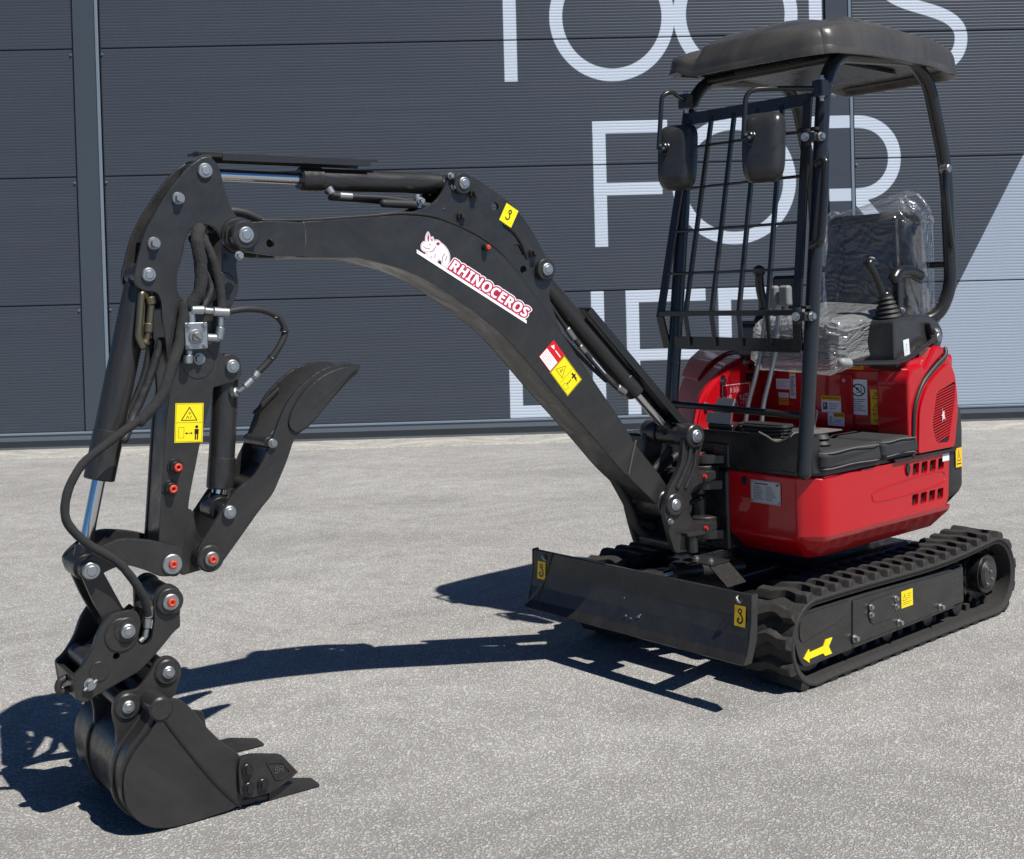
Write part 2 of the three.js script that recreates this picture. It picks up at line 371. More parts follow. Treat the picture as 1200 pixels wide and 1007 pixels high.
// concrete strip along the foot of the wall
{
  const tex = dataTex(512, (u, v) => { const k = 172 + 26 * tn(u, v, 8, 4) + 22 * tn(u, v, 44, 6) + 22 * (rnd() - 0.5); return [k, k * 0.985, k * 0.94]; }, true);
  const n = 90, pos = [], uv = [], idx = [];
  for (let i = 0; i <= n; i++) {
    const x = lerp(-11.2, 11.2, i / n), f = 0.62 + 0.05 * noise.noise(x * 1.3, 2, 7) + 0.03 * noise.noise(x * 4, 5, 2);
    pos.push(x, 0.012, 0, x, 0.012, f - 0.02, x, 0.001, f); uv.push(x / 1.4, 0, x / 1.4, f / 1.4, x / 1.4, f / 1.4 + 0.01);
    if (i) { const a = (i - 1) * 3, b = i * 3; idx.push(a, a + 1, b, b, a + 1, b + 1, a + 1, a + 2, b + 1, b + 1, a + 2, b + 2); }
  }
  const g = new THREE.BufferGeometry(); g.setAttribute('position', new THREE.Float32BufferAttribute(pos, 3)); g.setAttribute('uv', new THREE.Float32BufferAttribute(uv, 2)); g.setIndex(idx); g.computeVertexNormals();
  const m = mesh('concrete_strip', g, new THREE.MeshStandardMaterial({ map: tex, roughness: 0.95, color: lin(0.8, 0.8, 0.8) }));
  m.position.copy(building.position); m.rotation.y = WY; m.userData.kind = 'structure'; scene.add(m);
}

// ------------------------------------------------------------------ the excavator: local +x forward, +y up, +z to its right
const ex = new THREE.Group(); ex.name = 'mini_excavator';
ex.position.set(1.131, 0, -4.803); ex.rotation.y = Math.atan2(-0.65484, -0.75577);
ex.userData = { label: 'red and black mini excavator with rubber tracks, canopy, thumb and bucket parked on asphalt', category: 'excavator' };
scene.add(ex);
const PX = 0.70, PHI = 6.2 * Math.PI / 180;
function part(name, geos, mat) { return mesh(name, geos, mat, ex); }
// a part of the digging arm: its own frame runs along the boom, which is swung a little to the right
function armPart(name, geos, mat) { const m = mesh(name, geos, mat, ex); m.position.set(PX, 0, 0); m.rotation.y = -PHI; return m; }
const LEFT = [0, 0, -1], RL = [-1, 0, 0];       // the side seen from the camera, and its reading direction

// ---- tracks
{
  const cf = [0.60, 0.155], cr = [-0.625, 0.163], rf = 0.135, rbk = 0.142;
  // centre line of the belt as a closed loop of [x, y, tangent angle]
  const loopPts = [];
  const nA = 26, nL = 40;
  for (let i = 0; i < nL; i++) { const t = i / nL, x = lerp(0.50, -0.50, t); loopPts.push([x, 0.024]); }
  for (let i = 0; i <= nA; i++) { const a = -Math.PI / 2 - 0.12 - i / nA * (Math.PI - 0.12); loopPts.push([cr[0] + rbk * Math.cos(a), cr[1] + rbk * Math.sin(a)]); }
  for (let i = 1; i < nL; i++) { const t = i / nL, x = lerp(cr[0], cf[0], t); loopPts.push([x, lerp(cr[1] + rbk, cf[1] + rf, t) - 0.018 * Math.sin(Math.PI * t) - 0.006 * Math.sin(2 * Math.PI * t)]); }
  for (let i = 0; i <= nA; i++) { const a = Math.PI / 2 - i / nA * (Math.PI - 0.1); loopPts.push([cf[0] + rf * Math.cos(a), cf[1] + rf * Math.sin(a)]); }
  const curve = new THREE.CatmullRomCurve3(loopPts.map(([x, y]) => V3(x, y, 0)), true, 'centripetal');
  const N = 220, S = curve.getSpacedPoints(N).slice(0, N);
  const nor = S.map((p, i) => { const t = S[(i + 1) % N].clone().sub(S[(i + N - 1) % N]).normalize(); return V3(t.y, -t.x, 0).multiplyScalar(1); });
  // outward check
  const cxy = V3(0, 0.16, 0); if (nor[0].dot(S[0].clone().sub(V3(S[0].x, 0.16, 0))) < 0) nor.forEach((n) => n.negate());
  function ring(prof) { // prof: [outward offset, z] closed section swept round the loop
    const pos = [], uv = [], idx = [], m = prof.length;
    for (let i = 0; i <= N; i++) for (let j = 0; j < m; j++) { const p = S[i % N], n = nor[i % N]; pos.push(p.x + n.x * prof[j][0], p.y + n.y * prof[j][0], prof[j][1]); uv.push(i * 0.03, prof[j][1] * 2 + prof[j][0]); }
    for (let i = 0; i < N; i++) for (let j = 0; j < m; j++) { const k = (j + 1) % m, a = i * m + j, b = i * m + k, c = a + m, d = b + m; idx.push(a, b, c, c, b, d); }
    let g = new THREE.BufferGeometry(); g.setAttribute('position', new THREE.Float32BufferAttribute(pos, 3)); g.setAttribute('uv', new THREE.Float32BufferAttribute(uv, 2)); g.setIndex(idx); g.computeVertexNormals();
    return crease(g, 0.55);
  }
  const nLug = 41;
  const lugShape = [[-0.030, -0.101], [0.016, -0.101], [0.022, -0.058], [0.004, -0.034], [0.000, -0.010], [0.014, 0.014], [0.036, 0.042], [0.036, 0.101], [-0.008, 0.101], [-0.014, 0.046], [-0.030, 0.020], [-0.044, -0.010], [-0.040, -0.036], [-0.026, -0.060]];
  function makeTrack(zc0, side) {
    const belt = mesh('rubber_track', ring([[0.0, -0.1], [0.004, -0.104], [0.010, -0.104], [0.013, -0.1], [0.013, 0.1], [0.010, 0.104], [0.004, 0.104], [0, 0.1], [-0.012, 0.096], [-0.012, -0.096]]), M.rubber, ex);
    belt.position.z = zc0;
    // lug: chevron block, tapering outward
    const base = lugShape.map(([s, z]) => [s, z]);
    const topv = lugShape.map(([s, z]) => [s * 0.72 - 0.002, z * 0.965]);
    const lg = loft([[0.0, base], [0.020, base.map(([s, z], i) => [lerp(s, topv[i][0], 0.8), lerp(z, topv[i][1], 0.8)])], [0.026, topv.map(([s, z]) => [s * 0.86, z * 0.97])]], 0.6);
    for (let i = 0; i < nLug; i++) {
      const f = (i + (side > 0 ? 0.3 : 0)) / nLug * N, k = Math.floor(f) % N, p = S[k].clone().lerp(S[(k + 1) % N], f % 1), n = nor[k];
      const l = mesh('tread_lug', lg, M.rubber, belt);
      l.position.set(p.x + n.x * 0.011, p.y + n.y * 0.011, 0);
      l.rotation.z = Math.atan2(-n.x, n.y);
    }
    // guide teeth on the inside
    const teeth = []; for (let i = 0; i < nLug; i++) { const k = Math.floor((i + 0.5) / nLug * N) % N, p = S[k], n = nor[k]; for (const z of [-0.028, 0.028]) { const b = new THREE.BoxGeometry(0.03, 0.026, 0.018); b.rotateZ(Math.atan2(-n.x, n.y)); b.translate(p.x - n.x * 0.023, p.y - n.y * 0.023, z); teeth.push(b); } }
    mesh('guide_tooth', teeth, M.rubber, belt).userData.kind = 'stuff';
    return belt;
  }
  makeTrack(-0.396, -1); makeTrack(0.42, 1);

  for (const s of [-1, 1]) {
    const zo = s < 0 ? -0.500 : 0.524, zi = s < 0 ? -0.30 : 0.33, out = s < 0 ? -1 : 1;
    const Z = (a) => zo - out * a;                       // depth inward from the outer face
    const pl = (pts, a, b, o) => plate(pts, Math.min(Z(a), Z(b)), Math.max(Z(a), Z(b)), o);
    const panelPts = [[0.722, 0.19, 0.05], [0.715, 0.235, 0.03], [0.655, 0.266, 0.03], [0.30, 0.262], [-0.300, 0.244], [-0.306, 0.094], [0.60, 0.078], [0.672, 0.080, 0.02], [0.700, 0.12, 0.05]];
    const fr = part('track_frame', [pl(panelPts, 0.012, 0.030, { r: 0.01 }), rbox(-0.42, 0.5, 0.09, 0.235, Math.min(Z(0.03), Z(0.16)), Math.max(Z(0.03), Z(0.16)), 0.01), rbox(-0.45, -0.31, 0.07, 0.24, Math.min(Z(0.05), Z(0.12)), Math.max(Z(0.05), Z(0.12)), 0.01)], M.paint);
    // overlapping front cover and rear cover plates
    mesh('cover_plate', pl([[0.695, 0.205, 0.03], [0.69, 0.232, 0.02], [0.648, 0.257, 0.02], [0.40, 0.256], [0.40, 0.222, 0.03], [0.46, 0.196, 0.03], [0.68, 0.166, 0.02], [0.692, 0.18, 0.015]], 0.008, 0.013, { r: 0.01 }), M.paint, fr);
    mesh('cover_plate', pl([[0.383, 0.252], [-0.292, 0.238], [-0.297, 0.106], [0.388, 0.098]], 0.007, 0.0125, { r: 0.006 }), M.paint, fr);
    mesh('adjuster_cover', pl([[0.288, 0.214, 0.02], [0.262, 0.232, 0.02], [0.126, 0.232, 0.02], [0.112, 0.216, 0.015], [0.112, 0.160, 0.02], [0.136, 0.142, 0.02], [0.270, 0.146, 0.02], [0.288, 0.166, 0.02]], 0.003, 0.008, { r: 0.02 }), M.paint, fr);
    for (const [x, y] of [[0.281, 0.211], [0.281, 0.184], [0.118, 0.211], [0.117, 0.182]]) mesh('bolt', bolt([x, y, Z(0.003)], 0.0085, 0.008, [0, 0, out]), M.zinc, fr);
    for (const [x, y] of [[-0.193, 0.121], [0.096, 0.119], [0.381, 0.120]]) mesh('bolt', bolt([x, y, Z(0.006)], 0.010, 0.014, [0, 0, out]), M.zinc, fr);
    const wheels = [];
    for (const x of [0.36, 0.1, -0.18, -0.4]) { wheels.push(zc(x, 0.076, Math.min(Z(0.05), Z(0.18)), Math.max(Z(0.05), Z(0.18)), 0.036)); }
    each('track_roller', wheels, M.black, fr);
    mesh('idler_wheel', [zc(cf[0], cf[1], Math.min(Z(0.04), Z(0.16)), Math.max(Z(0.04), Z(0.16)), 0.118, { ch: 0.012 })], M.black, fr);
    // sprocket with teeth and drive-motor cover
    const teeth = []; for (let i = 0; i < 13; i++) { const a = i / 13 * Math.PI * 2; const b = new THREE.BoxGeometry(0.03, 0.026, 0.03); b.rotateZ(a); b.translate(cr[0] + 0.112 * Math.cos(a), cr[1] + 0.112 * Math.sin(a), (Z(0.09) + Z(0.1)) / 2); teeth.push(b); }
    const sp = mesh('drive_sprocket', [zc(cr[0], cr[1], Math.min(Z(0.08), Z(0.11)), Math.max(Z(0.08), Z(0.11)), 0.105), ...teeth, zc(cr[0] + 0.02, cr[1] + 0.008, Math.min(Z(0.03), Z(0.15)), Math.max(Z(0.03), Z(0.15)), 0.078)], M.black, fr);
    mesh('motor_cover', [zc(cr[0] + 0.035, cr[1] + 0.012, Math.min(Z(0.012), Z(0.04)), Math.max(Z(0.012), Z(0.04)), 0.060, { ch: 0.006 }), zc(cr[0] + 0.035, cr[1] + 0.012, Math.min(Z(0.009), Z(0.02)), Math.max(Z(0.009), Z(0.02)), 0.05, { ch: 0.004 })], M.paint, sp);
    for (const [dx, dy] of [[0.0, 0.012], [-0.012, -0.02], [0.03, 0.03], [0.028, -0.034]]) mesh('bolt', bolt([cr[0] + 0.035 + dx, cr[1] + 0.012 + dy, Z(0.0095)], 0.005, 0.004, [0, 0, out]), M.zincDull, sp);
    if (s < 0) {
      const ysh = outline([[0.672, 0.110], [0.642, 0.136], [0.642, 0.124], [0.560, 0.128], [0.546, 0.148], [0.508, 0.148], [0.530, 0.122], [0.512, 0.094], [0.552, 0.094], [0.564, 0.106], [0.642, 0.103], [0.642, 0.090]], 0.001);
      const a = mesh('arrow_sticker', plate(ysh, zo + 0.0085, zo + 0.012, { bev: 0 }), std(new THREE.Color('#f0df12'), 0.4), fr);
      a.userData.label = 'yellow arrow pointing forward';
      decal('warning_sticker', stickerMat(128, 112, (x, w, h) => {
        x.fillStyle = '#f2d60f'; x.fillRect(0, 0, w, h); x.strokeStyle = '#3a3208'; x.lineWidth = 3;
        x.beginPath(); x.moveTo(36, 22); x.lineTo(58, 64); x.lineTo(14, 64); x.closePath(); x.stroke(); x.lineWidth = 4; x.beginPath(); x.moveTo(36, 36); x.lineTo(36, 50); x.stroke();
        x.fillStyle = '#4a400c'; for (let i = 0; i < 3; i++) x.fillRect(66, 26 + i * 14, 44 - i * 6, 3); for (let i = 0; i < 2; i++) x.fillRect(14, 78 + i * 12, 98 - i * 20, 3);
      }), 0.078, 0.062, [0.037, 0.196, zo + 0.0055], LEFT, RL, fr);
    }
  }
  // undercarriage and slew ring
  part('undercarriage', [rbox(-0.34, 0.34, 0.17, 0.33, -0.30, 0.32, 0.03), rbox(0.1, 0.46, 0.2, 0.30, -0.42, 0.44, 0.02), rbox(-0.46, -0.12, 0.2, 0.30, -0.42, 0.44, 0.02), rbox(0.3, 0.62, 0.19, 0.33, -0.16, 0.16, 0.02)], M.black);
  part('slew_ring', [rod([0.02, 0.32, 0], [0.02, 0.42, 0], 0.26, { seg: 48, ch: 0.01 }), rod([0.02, 0.35, 0], [0.02, 0.39, 0], 0.29, { seg: 48 })], M.black);
}

// ---- dozer blade
{
  // section through the blade, [x, y]; the face is dished
  const sec = [[0.962, 0.384], [0.976, 0.384], [0.978, 0.36], [0.980, 0.31], [0.990, 0.25], [1.006, 0.20], [1.026, 0.172], [1.018, 0.166], [0.992, 0.186], [0.974, 0.24], [0.964, 0.31]];
  const blade = part('dozer_blade', [plate(sec, -0.512, 0.512, { r: 0.004, bev: 0.003 }), plate([[0.95, 0.36], [0.966, 0.36], [0.964, 0.30], [0.976, 0.24], [0.95, 0.22]], -0.3, 0.3, { r: 0.003 })], M.paint);
  each('end_cap', [plate([[0.945, 0.386], [0.978, 0.386], [0.981, 0.31], [0.991, 0.25], [1.007, 0.20], [1.027, 0.17], [0.985, 0.17], [0.955, 0.24]], -0.519, -0.5125, { r: 0.006 }), plate([[0.945, 0.386], [0.978, 0.386], [0.981, 0.31], [0.991, 0.25], [1.007, 0.20], [1.027, 0.17], [0.985, 0.17], [0.955, 0.24]], 0.5125, 0.519, { r: 0.006 })], M.paint, blade);
  mesh('extension_seam', tube([[0.9795, 0.383, 0.405], [0.982, 0.31, 0.43], [0.993, 0.25, 0.452], [1.006, 0.205, 0.468]], 0.0022, { rad: 6 }), M.paint, blade);
  const hookMat = stickerMat(64, 96, (x, w, h) => {
    x.fillStyle = '#f2bf0a'; x.fillRect(0, 0, w, h); x.strokeStyle = '#15120a'; x.lineCap = 'round';
    x.lineWidth = 7; x.beginPath(); x.arc(31, 26, 9.5, 0, 7); x.stroke(); x.lineWidth = 9; x.beginPath(); x.moveTo(32, 38); x.bezierCurveTo(54, 52, 50, 80, 32, 80); x.bezierCurveTo(20, 80, 16, 70, 22, 62); x.stroke();
    x.fillStyle = '#15120a'; x.beginPath(); x.moveTo(18, 68); x.lineTo(24, 52); x.lineTo(32, 64); x.fill();
  });
  for (const z of [-0.475, 0.462]) decal('hook_sticker', hookMat, 0.044, 0.066, [0.9838, 0.312, z], [1, 0.09, 0], [0, 0, -1], blade);
  for (const z of [-0.468, 0.448]) mesh('lifting_eye', tube([[0.974, 0.350, z - 0.005], [0.984, 0.356, z - 0.004], [0.986, 0.368, z + 0.003], [0.974, 0.372, z + 0.006]], 0.0045), z > 0 ? M.greyP : M.zincDull, blade);
  // bare-metal chips in the paint of the blade face
  for (const [z, y, w] of [[-0.045, 0.232, 0.007], [-0.052, 0.240, 0.004], [0.012, 0.226, 0.005], [-0.012, 0.222, 0.004], [0.03, 0.283, 0.003]]) {
    const xb = y > 0.25 ? lerp(0.990, 0.980, (y - 0.25) / 0.06) : lerp(1.006, 0.990, (y - 0.20) / 0.05);
    mesh('paint_chip', plate([[-w, 0], [-w * 0.3, w * 0.7], [w * 0.8, w * 0.9], [w, -w * 0.2], [0, -w * 0.6]], -0.001, 0.001, { r: w * 0.2, bev: 0 }).rotateY(Math.PI / 2).translate(xb + 0.003, y, z), M.greyP, blade);
  }
  const arms = part('blade_arm', [bar([0.34, 0.22, -0.2], [0.96, 0.27, -0.3], 0.09, 0.035), bar([0.34, 0.22, 0.2], [0.96, 0.27, 0.3], 0.09, 0.035), bar([0.80, 0.25, -0.27], [0.80, 0.25, 0.27], 0.06, 0.06, [1, 0, 0])], M.black);
  const cyl = part('blade_cylinder', [rod([0.50, 0.330, -0.10], [0.80, 0.352, -0.03], 0.030), rbox(0.86, 0.96, 0.28, 0.37, -0.06, 0.02, 0.02)], M.paint);
  mesh('piston_rod', rod([0.78, 0.350, -0.035], [0.93, 0.335, 0.0], 0.016), M.chrome, cyl);
  const cov = part('cylinder_cover', [bar([0.69, 0.400, -0.135], [0.79, 0.398, -0.135], 0.005, 0.13), bar([0.69, 0.366, -0.230], [0.79, 0.364, -0.230], 0.100, 0.005, [0, 0.62, 0.78])], M.paint);
  for (const z of [-0.10, -0.165]) mesh('bolt', bolt([0.75, 0.4005, z], 0.009, 0.008, [0, 1, 0]), M.zinc, cov);
}
// ---- boom
const pinGeo = (x, y, z, R0 = 0.022, r = R0 * 0.86) => [zc(x, y, z, z + 0.02, r * 1.0, { ch: 0.003 }), zc(x, y, z - 0.003, z + 0.004, r * 0.62, { ch: 0.002, seg: 20 })];
const hookSticker = stickerMat(96, 96, (x, w, h) => {
  x.fillStyle = '#f5e40e'; x.fillRect(0, 0, w, h); x.strokeStyle = '#15120a'; x.lineWidth = 7; x.lineCap = 'round';
  x.beginPath(); x.arc(48, 30, 9, 0, 7); x.stroke(); x.beginPath(); x.moveTo(48, 40); x.bezierCurveTo(72, 58, 48, 84, 34, 66); x.stroke();
});
{
  const up = [[1.735, 1.560, 0.03], [1.66, 1.572, 0.03], [1.598, 1.574], [1.568, 1.567], [1.502, 1.575], [1.266, 1.592], [1.188, 1.600, 0.04], [1.078, 1.596, 0.05], [0.996, 1.574, 0.05], [0.900, 1.536, 0.06], [0.814, 1.480, 0.05], [0.750, 1.415, 0.05], [0.685, 1.332, 0.05], [0.595, 1.226, 0.05], [0.479, 1.076, 0.05], [0.358, 0.922, 0.03], [0.293, 0.837], [0.180, 0.715, 0.02], [0.130, 0.650, 0.03], [0.095, 0.605, 0.03]];
  const lo = [[0.110, 0.565, 0.03], [0.150, 0.562, 0.03], [0.20, 0.615], [0.349, 0.745, 0.04], [0.449, 0.852, 0.05], [0.602, 1.003, 0.05], [0.758, 1.167, 0.05], [0.822, 1.229, 0.05], [0.908, 1.292, 0.05], [1.003, 1.352, 0.05], [1.084, 1.400, 0.05], [1.182, 1.439, 0.05], [1.270, 1.460, 0.05], [1.326, 1.472], [1.528, 1.474], [1.687, 1.488, 0.03], [1.738, 1.510, 0.03]];
  const body = [...up.slice(3), ...lo.slice(0, 15)];
  const tip = [[1.735, 1.560, 0.03], [1.66, 1.572, 0.03], [1.598, 1.576], [1.50, 1.572], [1.50, 1.477], [1.60, 1.478], [1.687, 1.490, 0.03], [1.738, 1.510, 0.03]];
  const hole = circ(1.607, 1.513, 0.012);
  const boom = armPart('boom', [
    plate(body, -0.068, 0.068, { bev: 0.003 }),
    plate(body, -0.0755, -0.0685, { bev: 0.002 }), plate(body, 0.0685, 0.0755, { bev: 0.002 }),
    plate(tip, -0.090, -0.0765, { holes: [hole], bev: 0.002 }), plate(tip, 0.0765, 0.090, { holes: [hole], bev: 0.002 }),
    zc(1.691, 1.534, -0.122, -0.064, 0.040, { ch: 0.004 }), zc(1.691, 1.534, 0.064, 0.122, 0.040, { ch: 0.004 }),
    zc(1.691, 1.534, -0.078, -0.062, 0.050, { ch: 0.004 }), zc(1.691, 1.534, 0.062, 0.078, 0.050, { ch: 0.004 }),
    zc(0.146, 0.607, -0.084, 0.084, 0.048, { ch: 0.004 }),
  ], M.paint);
  // top chord standing proud along the back of the boom, and the welded seam of the foot
  const chord = [[1.62, 1.578], [1.502, 1.580], [1.266, 1.597], [1.188, 1.605], [1.078, 1.601], [0.996, 1.579], [0.902, 1.541], [0.817, 1.486], [0.754, 1.420], [0.689, 1.337], [0.599, 1.231], [0.483, 1.081], [0.362, 0.927], [0.30, 0.846]];
  for (const z of [-0.0705, 0.0705]) mesh('top_chord', tube(chord.map(([x, y]) => [x, y, z]), 0.006, { rad: 6, seg: 80 }), M.paint, boom);
  each('weld_seam', [tube([[0.283, 0.838, -0.077], [0.300, 0.786, -0.077], [0.318, 0.728, -0.077]], 0.004, { rad: 6 }), tube([[1.500, 1.572, -0.078], [1.496, 1.525, -0.078], [1.502, 1.480, -0.078]], 0.004, { rad: 6 })], M.weldP, boom);
  // ear plates carrying both cylinders
  const ear = [[1.200, 1.604, 0.01], [1.150, 1.606, 0.03], [1.068, 1.630, 0.04], [1.024, 1.672, 0.03], [1.000, 1.728, 0.02], [0.964, 1.740, 0.03], [0.906, 1.723, 0.03], [0.798, 1.665, 0.05], [0.723, 1.603, 0.05], [0.668, 1.529, 0.05], [0.632, 1.465, 0.03], [0.607, 1.428, 0.02], [0.612, 1.386, 0.02], [0.628, 1.352, 0.02], [0.621, 1.321], [0.575, 1.213, 0.01], [0.61, 1.21], [0.72, 1.34], [0.84, 1.47], [1.0, 1.56]];
  const slotHole = circ(0.832, 1.632, 0.014), slot2 = outline([[0.770, 1.512], [0.742, 1.512], [0.722, 1.480], [0.738, 1.476]], 0.01, THREE.Path), h3 = circ(0.728, 1.432, 0.012);
  const earM = mesh('cylinder_bracket', [plate(ear, -0.066, -0.052, { holes: [slotHole, slot2, h3] }), plate(ear, 0.052, 0.066, { holes: [slotHole, slot2, h3] }),
    zc(0.958, 1.701, -0.084, -0.05, 0.034, { ch: 0.003 }), zc(0.648, 1.431, -0.086, -0.05, 0.036, { ch: 0.003 }), zc(0.958, 1.701, 0.05, 0.08, 0.034), zc(0.648, 1.431, 0.05, 0.08, 0.036)], M.paint, boom);
  // curved hose slit behind the ears
  mesh('hose_guide', tube([[0.80, 1.575, -0.068], [0.765, 1.552, -0.068], [0.735, 1.515, -0.068], [0.715, 1.470, -0.068]], 0.004, { rad: 6 }), M.black, earM);
  for (const [x, y, z, r] of [[1.691, 1.534, -0.128, 0.026], [0.958, 1.701, -0.091, 0.022], [0.648, 1.431, -0.094, 0.024], [0.146, 0.607, -0.128, 0.024]]) mesh('pin', pinGeo(x, y, z, r), M.zinc, boom);
  for (const [x, y] of [[0.914, 1.671], [0.962, 1.600], [0.691, 1.485]]) each('bolt', [zc(x, y, -0.074, -0.064, 0.015, { ch: 0.002 }), bolt([x, y, -0.073], 0.011, 0.014)], M.paint, boom);
  each('lock_bolt', [bolt([1.712, 1.478, -0.118], 0.009, 0.012)], M.zinc, boom);
  each('lock_bolt', [bolt([0.997, 1.724, -0.068], 0.008, 0.01), bolt([0.172, 0.553, -0.118], 0.008, 0.01), bolt([0.985, 1.690, -0.067], 0.008, 0.012)], M.zinc, boom);
  each('grease_nipple', [zc(0.882, 1.503, -0.094, -0.075, 0.011, { ch: 0.003 })], M.black, boom);
  mesh('grease_nipple_cap', [zc(0.881, 1.502, -0.1, -0.093, 0.008, { ch: 0.002 })], M.orange, boom);

  // maker's lettering on the boom side
  const logo = stickerMat(1024, 240, (x, w, h) => {
    x.clearRect(0, 0, w, h);
    const body = () => { // rhinoceros seen from its left, walking along the bar
      x.beginPath(); x.moveTo(34, 178); x.bezierCurveTo(14, 150, 18, 120, 40, 104); x.bezierCurveTo(30, 84, 20, 56, 26, 22); x.bezierCurveTo(44, 36, 56, 56, 62, 72); x.bezierCurveTo(62, 56, 64, 46, 72, 36); x.bezierCurveTo(82, 46, 88, 54, 94, 62); x.bezierCurveTo(104, 36, 124, 28, 138, 40); x.bezierCurveTo(190, 38, 236, 66, 250, 112); x.bezierCurveTo(258, 136, 262, 156, 262, 196); x.lineTo(222, 202); x.lineTo(212, 170); x.lineTo(180, 172); x.lineTo(176, 204); x.lineTo(134, 204); x.lineTo(128, 184); x.lineTo(108, 204); x.lineTo(78, 200); x.lineTo(86, 166); x.bezierCurveTo(70, 184, 52, 188, 34, 178); x.closePath();
    };
    x.lineJoin = 'round'; x.lineCap = 'round';
    x.fillStyle = '#ffffff'; x.strokeStyle = '#ffffff';
    x.lineWidth = 14; body(); x.stroke(); x.fill();
    x.strokeStyle = '#a3123c'; x.lineWidth = 6; body(); x.stroke();
    x.fillStyle = '#f4eef0'; body(); x.fill();
    x.fillStyle = '#a3123c'; x.beginPath(); x.moveTo(28, 30); x.bezierCurveTo(34, 66, 44, 88, 58, 96); x.bezierCurveTo(56, 66, 44, 44, 28, 30); x.fill(); x.beginPath(); x.moveTo(72, 44); x.lineTo(66, 70); x.lineTo(84, 66); x.fill();
    x.beginPath(); x.ellipse(128, 60, 12, 16, 0.5, 0, 7); x.fill();
    x.fillStyle = '#3a1420'; x.beginPath(); x.arc(76, 104, 5, 0, 7); x.fill(); x.lineWidth = 5; x.strokeStyle = '#8c1235';
    x.beginPath(); x.moveTo(36, 150); x.bezierCurveTo(60, 160, 78, 150, 84, 136); x.stroke(); x.beginPath(); x.moveTo(118, 92); x.bezierCurveTo(126, 118, 118, 148, 96, 162); x.stroke(); x.beginPath(); x.moveTo(206, 104); x.bezierCurveTo(196, 130, 202, 150, 214, 166); x.stroke(); x.beginPath(); x.moveTo(228, 110); x.lineTo(232, 150); x.stroke(); x.beginPath(); x.moveTo(140, 150); x.lineTo(150, 182); x.stroke();
    // white bar under everything
    x.fillStyle = '#ffffff'; x.beginPath(); x.moveTo(2, 206); x.lineTo(1012, 206); x.lineTo(1024, 234); x.lineTo(14, 234); x.closePath(); x.fill();
    // word with crimson outline
    x.font = 'bold 118px sans-serif'; x.textBaseline = 'alphabetic';
    const word = 'RHINOCEROS', x0 = 272, x1 = 996; const mw = x.measureText(word).width;
    x.save(); x.translate(x0, 192); x.transform((x1 - x0) / mw, 0, -0.16 * (x1 - x0) / mw, 1.1, 0, 0);
    x.strokeStyle = '#ffffff'; x.lineWidth = 40; x.strokeText(word, 0, 0);
    x.strokeStyle = '#b0123f'; x.lineWidth = 27; x.strokeText(word, 0, 0);
    x.fillStyle = '#b0123f'; x.fillRect(6, -60, mw - 12, 40);
    x.fillStyle = '#ffffff'; x.strokeStyle = '#ffffff'; x.lineWidth = 3; x.fillText(word, 0, 0); x.strokeText(word, 0, 0);
    x.restore();
    x.fillStyle = '#b0123f'; x.fillRect(262, 202, 700, 8);
  }, 0.35, { transparent: true, alphaTest: 0.5 });
  // bar runs from (1.128, 1.487) down to (0.733, 1.268)
  const A = V3(1.130, 1.497, 0), B = V3(0.724, 1.266, 0), dir = B.clone().sub(A), L = dir.length(); dir.normalize();
  const upv = V3(-dir.y, dir.x, 0).multiplyScalar(dir.x < 0 ? -1 : 1);
  const hgt = L * 240 / 1024 * 0.78, C = A.clone().add(B).multiplyScalar(0.5).addScaledVector(upv, hgt * 0.5 - hgt * 34 / 240);
  decal('maker_lettering', logo, L, hgt, [C.x, C.y, -0.0768], LEFT, [dir.x, dir.y, 0], boom).userData.label = 'white and crimson maker lettering with an animal emblem';
  // red/white and yellow warning labels lower down the boom
  const e1 = V3(0.6505, 1.1715, 0), u = V3(-0.058, -0.060, 0).normalize();
  const rw = stickerMat(128, 200, (x, w, h) => { // read along the boom
    x.fillStyle = '#ffffff'; x.fillRect(0, 0, w, h); x.fillStyle = '#d3161c'; x.fillRect(0, 0, w, 96); x.fillStyle = '#fff'; x.beginPath(); x.moveTo(26, 22); x.lineTo(50, 48); x.lineTo(14, 56); x.fill(); x.fillRect(58, 40, 58, 9); x.fillStyle = '#c33'; for (let i = 0; i < 5; i++) x.fillRect(12, 112 + i * 15, 96 - (i % 3) * 16, 4); x.strokeStyle = '#d3161c'; x.lineWidth = 5; x.strokeRect(2, 2, w - 4, h - 4);
  });
  const yl = stickerMat(220, 160, (x, w, h) => {
    x.fillStyle = '#f7e111'; x.fillRect(0, 0, w, h); x.strokeStyle = '#1a1806'; x.lineWidth = 3; x.strokeRect(4, 4, w - 8, h - 8);
    x.beginPath(); x.moveTo(58, 40); x.lineTo(98, 112); x.lineTo(18, 112); x.closePath(); x.stroke(); x.lineWidth = 5; x.beginPath(); x.moveTo(50, 88); x.lineTo(66, 98); x.moveTo(58, 70); x.lineTo(58, 88); x.stroke();
    x.beginPath(); x.lineWidth = 2; x.moveTo(112, 16); x.lineTo(112, 144); x.stroke();
    x.fillStyle = '#1a1806'; x.fillRect(130, 26, 56, 14); x.fillRect(150, 16, 12, 40); x.fillRect(176, 34, 22, 8); x.fillRect(154, 66, 6, 30); x.beginPath(); x.arc(157, 104, 6, 0, 7); x.fill(); x.strokeRect(138, 116, 44, 28);
  });
  const along = V3(-0.645, -0.764, 0).normalize(), across = V3(0.764, -0.645, 0).normalize();
  const p1 = V3(0.631, 1.149, 0);
  decal('warning_label', rw, 0.068, 0.080, [p1.x, p1.y, -0.0768], LEFT, [along.x, along.y, 0], boom).userData.label = 'red and white warning label';
  const p2 = p1.clone().addScaledVector(along, 0.089).addScaledVector(across, 0.002);
